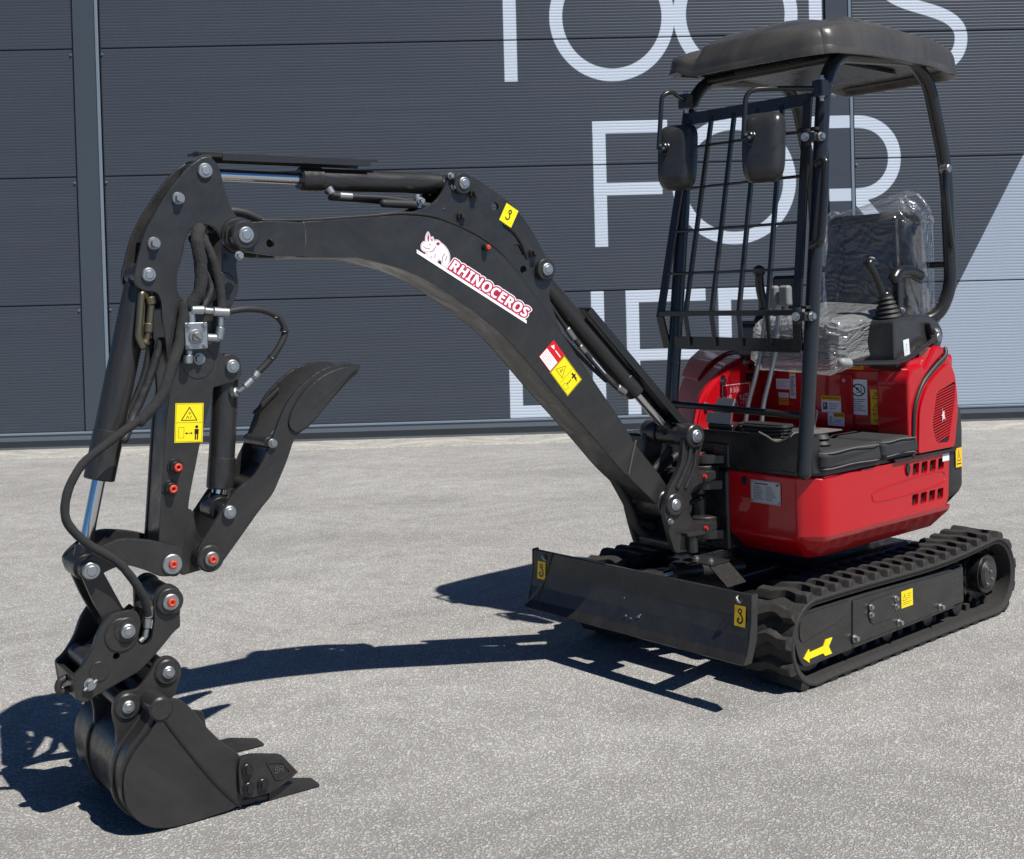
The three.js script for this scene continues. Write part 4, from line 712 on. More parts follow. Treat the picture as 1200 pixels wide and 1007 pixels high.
// ---- swing bracket
{
  const side = [[0.075, 0.868, 0.02], [0.046, 0.880, 0.03], [0.006, 0.866, 0.03], [-0.010, 0.835, 0.03], [0.000, 0.805, 0.02], [0.022, 0.752, 0.02], [0.024, 0.705, 0.02], [-0.06, 0.705, 0.01], [-0.06, 0.672, 0.01], [0.024, 0.665, 0.02], [0.066, 0.640, 0.03], [0.074, 0.570, 0.03], [0.050, 0.530, 0.02], [-0.06, 0.520, 0.01], [-0.06, 0.490, 0.01], [0.040, 0.480, 0.02], [0.050, 0.433, 0.01], [0.145, 0.433, 0.02], [0.172, 0.510, 0.03], [0.196, 0.600, 0.04], [0.165, 0.665, 0.04], [0.105, 0.740, 0.05], [0.095, 0.82, 0.04]];
  const b = armPart('swing_bracket', [plate(side, -0.112, -0.090, { bev: 0.004 }), plate(side, 0.090, 0.112, { bev: 0.004 }), zc(0.146, 0.607, -0.124, -0.088, 0.040, { ch: 0.004 }), zc(0.047, 0.838, -0.128, -0.054, 0.042, { ch: 0.004 }), zc(0.047, 0.838, 0.054, 0.128, 0.042, { ch: 0.004 }), plate([[0.06, 0.52], [0.145, 0.47], [0.14, 0.44], [0.05, 0.44], [-0.05, 0.49], [-0.05, 0.52]], -0.0895, 0.0895), plate([[0.02, 0.70], [0.05, 0.64], [0.03, 0.63], [-0.05, 0.672], [-0.05, 0.702]], -0.0895, 0.0895), rod([-0.09, 0.655, 0], [-0.09, 0.715, 0], 0.075), rod([-0.09, 0.485, 0], [-0.09, 0.53, 0], 0.075)], M.paint);
  each('reinforcing_rib', [tube([[0.062, 0.80, -0.113], [0.075, 0.75, -0.113], [0.105, 0.70, -0.113], [0.128, 0.665, -0.113]], 0.009), tube([[0.035, 0.79, -0.113], [0.052, 0.72, -0.113], [0.09, 0.66, -0.113]], 0.007)], M.paint, b);
  mesh('pin', pinGeo(0.047, 0.838, -0.136, 0.027), M.zinc, b);
  each('grease_nipple', [bolt([0.0, 0.690, -0.113], 0.006, 0.008), bolt([0.0, 0.506, -0.113], 0.006, 0.008)], std(lin(0.5, 0.02, 0.02), 0.5), b);
  mesh('bracket_tab', [bar([0.115, 0.50, -0.125], [0.03, 0.497, -0.125], 0.012, 0.04), rod([0.07, 0.43, -0.118], [0.07, 0.495, -0.118], 0.02)], M.paint, b);
  armPart('boom_hose', [tube([[0.0, 0.75, 0.03], [0.09, 0.70, 0.04], [0.14, 0.66, 0.05], [0.2, 0.70, 0.06]], 0.014), tube([[0.06, 0.78, 0.0], [0.11, 0.72, 0.02], [0.15, 0.70, 0.0]], 0.012), tube([[-0.1, 0.60, -0.02], [0.02, 0.585, -0.05], [0.06, 0.56, -0.05]], 0.009), tube([[-0.1, 0.62, 0.0], [0.02, 0.615, -0.03], [0.07, 0.60, -0.03]], 0.009), tube([[0.10, 0.50, 0.06], [0.18, 0.54, 0.07], [0.20, 0.62, 0.08], [0.27, 0.72, 0.06]], 0.018), tube([[0.08, 0.46, 0.06], [0.17, 0.50, 0.05], [0.21, 0.58, 0.05], [0.29, 0.71, 0.05]], 0.016)], M.hose);
}
// ------------------------------------------------------------------ upper structure
// ---- lower skirt
{
  const ring = (inset, f = 0, rec = 0) => [[0.59 - inset - f, 0.28], [0.59 - inset - f, -0.405 + inset * 0.4], [0.575 - inset - f, -0.432 + inset * 0.6], [0.535 - inset, -0.474 + inset], [0.515 - inset, -0.482 + inset], [0.49 - inset, -0.484 + inset], [0.30, -0.484 + inset], [0.2999, -0.484 + inset + rec], [-0.285, -0.484 + inset + rec], [-0.30, -0.484 + inset + rec], [-0.36, -0.38 + inset], [-0.36, 0.36 - inset], [-0.30, 0.42 - inset], [0.46 - inset, 0.40 - inset], [0.55 - inset, 0.33 - inset]];
  const sk = part('lower_skirt', loft([[0.395, ring(0.10, 0.03)], [0.402, ring(0.085, 0.02)], [0.470, ring(0.012)], [0.482, ring(0.004)], [0.496, ring(0)], [0.4961, ring(0, 0, 0.03)], [0.692, ring(0, 0, 0.03)], [0.699, ring(0.004, 0, 0.026)], [0.702, ring(0.010, 0, 0.02)]], 0.6), M.red);
  // side panel with real slots, over a dark duct
  const slot = (x, y, w, h, s = 0.006) => outline([[x + w / 2 + s, y - h / 2, 0.004], [x + w / 2, y + h / 2 - 0.004, 0.004], [x + w / 2 - 0.006, y + h / 2, 0.003], [x - w / 2, y + h / 2, 0.003], [x - w / 2 + s, y - h / 2 + 0.006, 0.003], [x - w / 2 + s + 0.006, y - h / 2, 0.003]], 0.004, THREE.Path);
  const holes = []; for (let i = 0; i < 4; i++) { holes.push(slot(-0.062 - i * 0.060, 0.6605, 0.044, 0.044)); holes.push(slot(-0.052 - i * 0.060, 0.547, 0.044, 0.042)); }
  const sp = mesh('side_panel', plate([[0.2999, 0.700, 0.001], [-0.302, 0.700, 0.004], [-0.288, 0.52, 0.02], [-0.262, 0.4962, 0.01], [0.2999, 0.4962, 0.001]], -0.484, -0.470, { holes, bev: 0 }), M.red, sk);
  mesh('vent_duct', rbox(-0.29, -0.02, 0.515, 0.69, -0.4695, -0.458, 0.001), std(lin(0.006, 0.006, 0.006), 0.9), sp);
  // pressed outline between the slot rows
  const e = [[0.235, 0.598], [0.235, 0.585], [0.225, 0.578], [-0.255, 0.592], [-0.262, 0.600]];
  each('pressed_edge', [tube([...e.map(([x, y]) => [x, y, -0.4838])], 0.0032, { rad: 6 }), tube([[-0.262, 0.620, -0.4838], [-0.252, 0.630, -0.4838], [0.215, 0.612, -0.4838], [0.238, 0.603, -0.4838]], 0.0032, { rad: 6 })], M.red, sp);
  mesh('panel_latch', plate([[0.006, 0.690, 0.012], [-0.012, 0.685, 0.012], [-0.014, 0.662, 0.012], [0.002, 0.640, 0.006], [0.018, 0.668, 0.012]], -0.491, -0.4842, { bev: 0.003 }), M.black, sp);
  decal('white_sticker', M.white, 0.05, 0.028, [-0.285 + 0.012, 0.682, -0.4855], LEFT, RL, sp);
  // maker plate and plug on the front face
  decal('data_plate', new THREE.MeshStandardMaterial({ map: canvasTex(256, 180, (x, w, h) => { x.fillStyle = '#c4c6c8'; x.fillRect(0, 0, w, h); x.strokeStyle = '#777'; x.lineWidth = 3; x.strokeRect(6, 6, w - 12, h - 12); x.fillStyle = '#5a5d61'; x.fillRect(30, 20, 120, 12); x.fillRect(216, 16, 22, 18); for (let i = 0; i < 9; i++) { x.fillRect(22, 44 + i * 13, 60 + (i * 37) % 30, 4); x.fillRect(128, 44 + i * 13, 50 + (i * 53) % 46, 4); x.fillStyle = '#8d9094'; x.fillRect(20, 52 + i * 13, 214, 1); x.fillStyle = '#5a5d61'; } }), roughness: 0.45, metalness: 0.55 }), 0.128, 0.080, [0.5935, 0.636, -0.288], [1, 0, 0], [0, 0, -1], sk);
  each('rivet', [[-0.231, 0.669], [-0.346, 0.669], [-0.231, 0.603], [-0.346, 0.603]].map(([z, y]) => rod([0.592, y, z], [0.5965, y, z], 0.004)), M.zincDull, sk);
  mesh('rubber_plug', rod([0.588, 0.668, -0.195], [0.594, 0.668, -0.195], 0.014), M.black, sk);
}
// ---- chassis front and swing mount
{
  const fr = part('main_frame', [rbox(0.50, 0.600, 0.405, 0.70, -0.125, 0.125, 0.012), rbox(0.30, 0.594, 0.703, 0.80, -0.13, 0.42, 0.012), wallPlate([[0.126, 0.41], [0.28, 0.47, 0.04], [0.30, 0.70], [0.126, 0.70]], 0.591, 0.602)], M.black);
  each('swing_lug', [slab([[0.58, -0.12, 0.02], [0.60, -0.10], [0.66, -0.06, 0.04], [0.672, 0, 0.05], [0.66, 0.06, 0.04], [0.60, 0.10], [0.58, 0.12]], 0.722, 0.752), slab([[0.58, -0.12, 0.02], [0.60, -0.10], [0.66, -0.06, 0.04], [0.672, 0, 0.05], [0.66, 0.06, 0.04], [0.60, 0.10], [0.58, 0.12]], 0.628, 0.662), slab([[0.58, -0.12, 0.02], [0.60, -0.10], [0.66, -0.06, 0.04], [0.672, 0, 0.05], [0.66, 0.06, 0.04], [0.60, 0.10], [0.58, 0.12]], 0.448, 0.482)], M.paint, fr);
  mesh('swing_pin', rod([0.612, 0.43, 0], [0.612, 0.76, 0], 0.036), M.black, fr);
  each('pin_retainer', [bolt([0.640, 0.753, -0.03], 0.007, 0.01, [0, 1, 0]), bolt([0.64, 0.483, -0.04], 0.008, 0.01, [0, 1, 0])], std(lin(0.5, 0.02, 0.02), 0.5), fr);
}
// ---- floor, front dash and mat
{
  const fl = part('floor_plate', [slab([[0.588, 0.20], [0.588, -0.41, 0.02], [0.53, -0.478, 0.03], [-0.06, -0.478], [-0.06, 0.42], [0.40, 0.42]], 0.7025, 0.728)], M.black);
  mesh('front_dash', [wallPlate([[0.20, 0.715, 0.01], [0.20, 0.838, 0.01], [-0.26, 0.840, 0.01], [-0.30, 0.828, 0.02], [-0.34, 0.812, 0.03], [-0.385, 0.828, 0.03], [-0.412, 0.852, 0.012], [-0.452, 0.856, 0.02], [-0.470, 0.84, 0.02], [-0.472, 0.715, 0.01]], 0.572, 0.590, { bev: 0.003 }), rbox(0.40, 0.572, 0.729, 0.80, -0.25, 0.20, 0.01), plate([[0.58, 0.715], [0.58, 0.845, 0.02], [0.535, 0.84, 0.03], [0.525, 0.715]], -0.476, -0.470)], M.black, fl);
  each('floor_mat', [rbox(0.06, 0.568, 0.800, 0.806, -0.25, 0.19, 0.003), tube([[0.595, 0.846, -0.268], [0.594, 0.834, -0.30], [0.594, 0.818, -0.34], [0.594, 0.834, -0.385], [0.594, 0.856, -0.408]], 0.0035, { rad: 6 })], M.matF, fl);
  const bell = []; for (let k = 0; k < 4; k++) { const y = 0.812 + k * 0.012, z0 = -0.08 + k * 0.008, z1 = -0.25 - k * 0.004; bell.push(tube([[0.44, y, z0], [0.45, y - 0.002, (z0 + z1) / 2], [0.44, y, z1], [0.38, y, z1 + 0.01], [0.36, y, z0]], 0.0045, { rad: 6, closed: true, seg: 40 }), rbox(0.37, 0.43, y - 0.005, y + 0.007, z1 + 0.01, z0 - 0.01, 0.005)); }
  mesh('pedal_boot', bell, M.hose, fl);
  each('travel_pedal', [bar([0.43, 0.885, 0.03], [0.40, 0.935, 0.03], 0.010, 0.085), bar([0.455, 0.845, 0.03], [0.445, 0.885, 0.03], 0.006, 0.12)], M.zincDull, fl);
  each('travel_pedal', [bar([0.355, 0.84, -0.325], [0.345, 0.905, -0.335], 0.006, 0.028), bar([0.36, 0.80, -0.32], [0.355, 0.85, -0.325], 0.012, 0.012)], M.greyP, fl);
  mesh('pedal_base', [rbox(0.36, 0.46, 0.805, 0.845, -0.04, 0.08, 0.01), rod([0.42, 0.83, -0.06], [0.42, 0.83, 0.10], 0.015)], M.black, fl);
  // black boot beside the left post
  const b2 = []; for (let k = 0; k < 5; k++) b2.push(rod([0.42, 0.735 + k * 0.02, -0.40], [0.42, 0.752 + k * 0.02, -0.40], 0.05 - k * 0.004, { r2: 0.042 - k * 0.004 }));
  mesh('control_boot', b2, M.hose, fl);
  // travel levers: bent straps standing before the seat base
  each('travel_lever', [tube([[0.26, 0.80, 0.06], [0.24, 0.90, 0.055], [0.22, 1.00, 0.035], [0.2, 1.10, 0.02], [0.19, 1.25, 0.0]], 0.009, { rad: 8 }), tube([[0.26, 0.80, -0.02], [0.24, 0.90, -0.018], [0.22, 1.00, -0.035], [0.2, 1.10, -0.05], [0.19, 1.25, -0.06]], 0.009, { rad: 8 })], M.zincDull, fl);
  each('lever_grip', [rbox(0.18, 0.215, 1.275, 1.36, -0.068, -0.022, 0.012), rbox(0.18, 0.215, 1.28, 1.36, -0.124, -0.078, 0.012), tube([[0.195, 1.25, -0.045], [0.197, 1.29, -0.045]], 0.009), tube([[0.195, 1.25, -0.10], [0.197, 1.29, -0.10]], 0.009)], std(lin(0.2, 0.2, 0.2), 0.5), fl);
  each('deck_bolt', [[-0.02, 0.765, -0.12], [-0.02, 0.755, -0.17], [-0.02, 0.755, -0.28]].map((p) => bolt(p, 0.012, 0.012, [1, 0, 0.0])), M.zinc, fl);
}
// ---- seat base with its labels
const L = (w, h, f, r = 0.45) => stickerMat(w, h, f, r);
{
  const sb = part('seat_base', [rbox(-0.36, -0.034, 0.729, 1.075, -0.475, 0.44, 0.012), rbox(-0.36, -0.020, 1.02, 1.075, -0.40, 0.19, 0.02)], M.red);
  mesh('access_panel', wallPlate([[0.12, 0.76, 0.01], [0.12, 1.01, 0.01], [-0.24, 1.01, 0.01], [-0.24, 0.76, 0.01]], -0.0335, -0.024), M.red, sb);
  for (const [z, y] of [[0.14, 1.0], [-0.205, 0.985], [-0.222, 0.785], [0.13, 0.79]]) mesh('bolt', bolt([-0.033, y, z], 0.009, 0.009, [1, 0, 0]), M.zinc, sb);
  const FR = [1, 0, 0], RR = [0, 0, -1], X = -0.0225, X2 = -0.0325;
  const lines = (x, w, h, c, n, y0 = 0.2) => { x.fillStyle = c; for (let i = 0; i < n; i++) x.fillRect(w * 0.1, h * (y0 + (0.92 - y0) * i / n), w * (0.8 - ((i * 37) % 5) * 0.07), Math.max(2, h * 0.03)); };
  const white = L(96, 80, (x, w, h) => { x.fillStyle = '#e8e8ea'; x.fillRect(0, 0, w, h); lines(x, w, h, '#8a8a92', 5); });
  decal('label', white, 0.068, 0.042, [X, 0.960, 0.082], FR, RR, sb);
  decal('label', L(96, 96, (x, w, h) => { x.fillStyle = '#e6e6e8'; x.fillRect(0, 0, w, h * 0.42); x.fillStyle = '#ee9a12'; x.fillRect(0, h * 0.48, w, h * 0.52); lines(x, w, h * 0.42, '#8a8a92', 3, 0.25); x.fillStyle = '#43280a'; for (let i = 0; i < 4; i++) x.fillRect(12 + i * 20, h * 0.6, 12, 10); lines(x, w, h, '#7a4d0c', 1, 0.82); }), 0.050, 0.050, [X, 0.900, 0.080], FR, RR, sb);
  decal('label', L(64, 256, (x, w, h) => { x.fillStyle = '#e6e6e8'; x.fillRect(0, 0, w, h); x.fillStyle = '#e8b512'; x.fillRect(0, 0, w, h * 0.22); lines(x, w, h, '#777', 12, 0.28); }), 0.030, 0.125, [X, 0.966, 0.035], FR, RR, sb);
  decal('label', L(160, 120, (x, w, h) => { x.fillStyle = '#e8e8ea'; x.fillRect(0, 0, w, h); x.fillStyle = '#e8ad10'; x.fillRect(0, 0, w, h * 0.27); x.fillStyle = '#5a4207'; for (let i = 0; i < 7; i++) x.fillRect(14 + i * 20, 10, 12, 12); x.fillStyle = '#3c4a52'; x.fillRect(14, 48, 34, 50); x.fillStyle = '#e8e8ea'; x.fillRect(24, 56, 8, 22); lines(x, w, h, '#6c767c', 0); x.fillStyle = '#6c767c'; for (let i = 0; i < 3; i++) x.fillRect(62, 54 + i * 16, 80 - i * 14, 5); }), 0.090, 0.066, [X, 0.889, -0.145], FR, RR, sb);
  decal('label', L(140, 96, (x, w, h) => { x.fillStyle = '#e8e8ea'; x.fillRect(0, 0, w, h); x.fillStyle = '#e8ad10'; x.fillRect(w * 0.34, 0, w * 0.66, h * 0.36); x.fillStyle = '#231c06'; for (let i = 0; i < 4; i++) x.fillRect(58 + i * 19, 10, 11, 14); x.strokeStyle = '#2a6a58'; x.lineWidth = 5; x.beginPath(); x.arc(26, 40, 9, 0, 7); x.moveTo(26, 50); x.lineTo(20, 72); x.lineTo(42, 74); x.stroke(); x.fillStyle = '#8a8f92'; x.fillRect(56, 50, 70, 5); x.fillRect(56, 64, 56, 5); }), 0.076, 0.053, [X, 0.832, -0.166], FR, RR, sb);
  decal('label', L(128, 280, (x, w, h) => { x.fillStyle = '#e9e9ec'; x.fillRect(0, 0, w, h); x.strokeStyle = '#26262a'; x.lineWidth = 9; x.beginPath(); x.arc(64, 84, 46, 0, 7); x.moveTo(32, 52); x.lineTo(96, 116); x.stroke(); x.lineWidth = 5; x.beginPath(); x.arc(56, 74, 9, 0, 7); x.moveTo(72, 100); x.bezierCurveTo(96, 90, 84, 62, 76, 56); x.moveTo(48, 100); x.lineTo(72, 106); x.stroke(); lines(x, w, h, '#8c8c92', 6, 0.55); }), 0.078, 0.136, [X2, 0.922, -0.262], FR, RR, sb).userData.label = 'white no-flames label';
  decal('label', L(160, 280, (x, w, h) => { x.fillStyle = '#b5121d'; x.fillRect(0, 0, w, h); x.fillStyle = '#f0c010'; x.fillRect(0, 0, w, 96); x.fillRect(0, 0, 88, h); x.strokeStyle = '#2a2206'; x.lineWidth = 5; for (const [a, b] of [[44, 28], [44, 120]]) { x.beginPath(); x.moveTo(a, b - 8); x.lineTo(a + 26, b + 44); x.lineTo(a - 26, b + 44); x.closePath(); x.stroke(); x.beginPath(); x.moveTo(a, b + 14); x.lineTo(a, b + 30); x.stroke(); } x.strokeRect(104, 26, 38, 26); x.beginPath(); x.arc(30, 196, 10, 0, 7); x.moveTo(50, 190); x.lineTo(72, 200); x.moveTo(20, 260); x.lineTo(34, 236); x.lineTo(46, 258); x.lineTo(70, 222); x.lineTo(72, 262); x.stroke(); }), 0.086, 0.134, [X2, 0.887, -0.357], FR, RR, sb).userData.label = 'yellow L-shaped warning label';
  decal('label', L(160, 64, (x, w, h) => { x.fillStyle = '#d69a12'; x.fillRect(0, 0, w, h); x.fillStyle = '#3a2a06'; for (let i = 0; i < 6; i++) { x.fillRect(14 + i * 22, 12, 14, 5); x.fillRect(16 + i * 22, 18, 5, 20); x.fillRect(14 + i * 22, 42, 14, 5); } }), 0.074, 0.026, [X + 0.004, 1.042, -0.258], FR, RR, sb);
  decal('label', L(256, 32, (x, w, h) => { x.fillStyle = '#8a3a10'; x.fillRect(0, 0, w, h); x.fillStyle = '#c77f18'; for (let i = 0; i < 14; i++) x.fillRect(8 + i * 17, 10, 10, 12); }), 0.15, 0.016, [X + 0.004, 1.030, -0.115], FR, RR, sb);
  // hydraulic hoses lie low at the foot of the base
  each('floor_wiring', [tube([[0.05, 0.735, 0.1], [0.08, 0.742, 0.0], [0.02, 0.74, -0.1], [0.03, 0.742, -0.2]], 0.008), tube([[0.1, 0.735, -0.2], [0.06, 0.745, -0.25], [0.0, 0.75, -0.32]], 0.007)], M.hose, sb);
}
// ---- right-hand console body (tank cover)
{
  const prof = [[0.40, 0.729], [0.398, 0.80], [0.385, 0.85, 0.04], [0.359, 0.915, 0.05], [0.325, 0.955, 0.05], [0.278, 0.99, 0.05], [0.197, 1.04, 0.05], [0.075, 1.078, 0.04], [-0.32, 1.085, 0.05], [-0.36, 1.0, 0.05], [-0.36, 0.729]];
  const taper = (g) => { const p = g.attributes.position; for (let i = 0; i < p.count; i++) { const x = p.getX(i), z = p.getZ(i); if (x > -0.2) p.setX(i, -0.2 + (x + 0.2) * (1 - 1.42 * Math.max(0, z - 0.212))); } return crease(g, 0.5); };
  const hd = part('right_cover', taper(plate(prof, 0.205, 0.545, { bev: 0.016, r: 0.02, seg: 8 })), M.red);
  mesh('hood_lid', taper(plate([[0.30, 0.978], [0.285, 1.0, 0.02], [0.205, 1.054, 0.04], [0.06, 1.094, 0.04], [-0.1, 1.10, 0.03], [-0.1, 1.06], [0.07, 1.05], [0.20, 1.01]], 0.33, 0.556, { bev: 0.008 })), M.red, hd);
  mesh('side_cheek', plate([[0.386, 0.729], [0.384, 0.80], [0.345, 0.905, 0.05], [0.268, 0.978, 0.05], [0.19, 1.028, 0.04], [0.05, 1.062, 0.03], [-0.02, 1.062], [-0.02, 0.729]], 0.196, 0.2045, { bev: 0.003 }), M.red, hd);
  for (const [x, y] of [[0.328, 0.892], [0.222, 0.987], [0.075, 1.052]]) mesh('bolt', bolt([x, y, 0.196], 0.012, 0.012), M.zinc, hd);
  mesh('key_switch', [zc(0.06, 0.99, 0.165, 0.197, 0.016), bar([0.055, 0.985, 0.16], [0.075, 1.0, 0.16], 0.02, 0.008), zc(0.045, 1.03, 0.17, 0.197, 0.012)], M.black, hd);
  decal('control_diagram', stickerMat(256, 192, (x, w, h) => {
    x.fillStyle = '#c8141f'; x.fillRect(0, 0, w, h); x.strokeStyle = '#f2eef0'; x.lineWidth = 5; x.strokeRect(4, 4, w - 8, h - 8); x.lineWidth = 4;
    for (const cx of [50, 196]) { x.beginPath(); x.moveTo(cx, 78); x.lineTo(cx, 150); x.moveTo(cx - 34, 112); x.lineTo(cx + 34, 112); x.stroke(); x.strokeRect(cx - 38, 84, 16, 14); x.strokeRect(cx + 20, 122, 18, 14); x.strokeRect(cx + 16, 76, 14, 16); x.beginPath(); x.moveTo(cx - 34, 138); x.lineTo(cx - 14, 128); x.stroke(); }
    for (const cx of [76, 108, 134]) { x.beginPath(); x.moveTo(cx, 20); x.lineTo(cx, 62); x.moveTo(cx + 10, 26); x.lineTo(cx + 10, 56); x.stroke(); }
    x.strokeRect(112, 130, 24, 30);
  }, 0.4), 0.178, 0.112, [0.137, 0.912, 0.1945], LEFT, RL, hd).userData.label = 'red control diagram with white line drawings';
}
// ---- engine cover at the rear left
{
  const vent = [[-0.192, 0.938, 0.015], [-0.330, 0.972, 0.015], [-0.316, 0.883, 0.02], [-0.270, 0.742, 0.012], [-0.184, 0.748, 0.015], [-0.155, 0.815, 0.03]];
  const fend = [[0.000, 0.715], [0.002, 1.000, 0.03], [-0.022, 1.041, 0.02], [-0.10, 1.055, 0.02], [-0.11, 1.03, 0.01], [-0.197, 1.118, 0.02], [-0.265, 1.108, 0.03], [-0.262, 1.080, 0.02], [-0.185, 1.042, 0.03], [-0.100, 0.99, 0.05], [-0.032, 0.899, 0.06], [-0.015, 0.715]];
  const door = [[-0.030, 0.715], [-0.046, 0.895, 0.06], [-0.112, 0.983, 0.05], [-0.192, 1.032, 0.04], [-0.272, 1.072, 0.01], [-0.285, 1.090, 0.02], [-0.338, 1.022, 0.05], [-0.362, 0.88, 0.05], [-0.326, 0.715, 0.02]];
  const ec = part('engine_cover', [plate(fend, -0.495, -0.36, { bev: 0.012, seg: 7 }), plate(door, -0.492, -0.36, { bev: 0.010, holes: [], seg: 7 })], M.red);
  mesh('door_skin', plate([[-0.055, 0.72], [-0.068, 0.89, 0.06], [-0.13, 0.972, 0.05], [-0.20, 1.012, 0.04], [-0.285, 1.050, 0.03], [-0.328, 1.005, 0.04], [-0.350, 0.88, 0.05], [-0.316, 0.72, 0.02]], -0.500, -0.4925, { holes: [vent], bev: 0.003 }), M.red, ec);
  mesh('rubber_seal', tube([[-0.022, 0.716, -0.494], [-0.028, 0.80, -0.496], [-0.040, 0.897, -0.497], [-0.075, 0.955, -0.497], [-0.108, 0.988, -0.497], [-0.190, 1.038, -0.497], [-0.268, 1.078, -0.496], [-0.285, 1.10, -0.485]], 0.0085, { rad: 8, seg: 60 }), M.counter, ec);
  // louvred grille: dark box with thin red slats inside the opening
  const gr = mesh('vent_grille', plate(vent.map(([x, y, r]) => [x, y, r]), -0.4945, -0.4922, { bev: 0 }), std(lin(0.008, 0.006, 0.006), 0.9), ec);
  for (let i = 0; i < 21; i++) {
    const y = 0.748 + i * 0.0103, lx = (yy) => yy < 0.815 ? lerp(-0.184, -0.157, (yy - 0.748) / 0.067) : lerp(-0.157, -0.192, (yy - 0.815) / 0.123);
    const rx = (yy) => yy < 0.883 ? lerp(-0.270, -0.316, (yy - 0.742) / 0.141) : lerp(-0.316, -0.330, (yy - 0.883) / 0.089);
    const ya = y, x1 = lx(clamp(ya, 0.748, 0.936)), yb = y + 0.028, x2 = rx(clamp(yb, 0.742, 0.972)); if (yb > 0.968) continue;
    mesh('louvre_slat', bar([x1, ya, -0.4965], [x2, yb - 0.004, -0.4965], 0.0042, 0.0035), M.red, gr);
  }
  decal('emblem', stickerMat(96, 160, (x, w, h) => { x.clearRect(0, 0, w, h); x.fillStyle = '#e9c9cc'; x.beginPath(); x.moveTo(30, 20); x.lineTo(40, 60); x.lineTo(62, 50); x.lineTo(66, 90); x.lineTo(80, 120); x.lineTo(52, 104); x.lineTo(24, 130); x.lineTo(34, 92); x.lineTo(16, 84); x.lineTo(34, 70); x.closePath(); x.fill(); }, 0.4, { transparent: true, alphaTest: 0.5 }), 0.045, 0.085, [-0.235, 0.85, -0.5005], LEFT, RL, ec).userData.label = 'white animal emblem on the grille';
  // black trim strip between cover and skirt
  mesh('trim_strip', rbox(-0.335, 0.10, 0.7035, 0.7145, -0.497, -0.44, 0.003), M.black, ec);
  // counterweight wrapping the rear
  const cw = (o, f = 1) => [[-0.303, -0.487 + o], [-0.400 + o * 0.5, -0.483 + o], [-0.424 + o * f, -0.462 + o * 0.5], [-0.432 + o * f, -0.40], [-0.448 + o * f, -0.25], [-0.458 + o * f, 0.0], [-0.44 + o * f, 0.32], [-0.41 + o * f, 0.43], [-0.33, 0.52 - o], [-0.28, 0.52 - o], [-0.28, -0.47 + o]];
  const ct = part('counterweight', loft([[0.455, cw(0.10)], [0.47, cw(0.075)], [0.535, cw(0.014)], [0.56, cw(0.003)], [0.78, cw(0)], [0.86, cw(0.004)], [0.875, cw(0.014)], [0.88, cw(0.03)]], 0.7), M.counter);
  part('rear_cover', loft([[0.86, cw(0.012)], [0.99, cw(0.022)], [1.04, cw(0.05)], [1.075, cw(0.09)]], 0.7), M.red);
  decal('warning_label', stickerMat(96, 128, (x, w, h) => { x.fillStyle = '#f0c00c'; x.fillRect(0, 0, w, h); x.strokeStyle = '#241d05'; x.lineWidth = 5; x.beginPath(); x.moveTo(46, 18); x.lineTo(72, 86); x.lineTo(24, 86); x.closePath(); x.moveTo(48, 44); x.lineTo(48, 66); x.stroke(); x.fillStyle = '#241d05'; x.fillRect(14, 102, 68, 8); }), 0.05, 0.075, [-0.365, 0.672, -0.4885], [-0.04, 0, -1], [-1, 0, 0.04], ct);
}
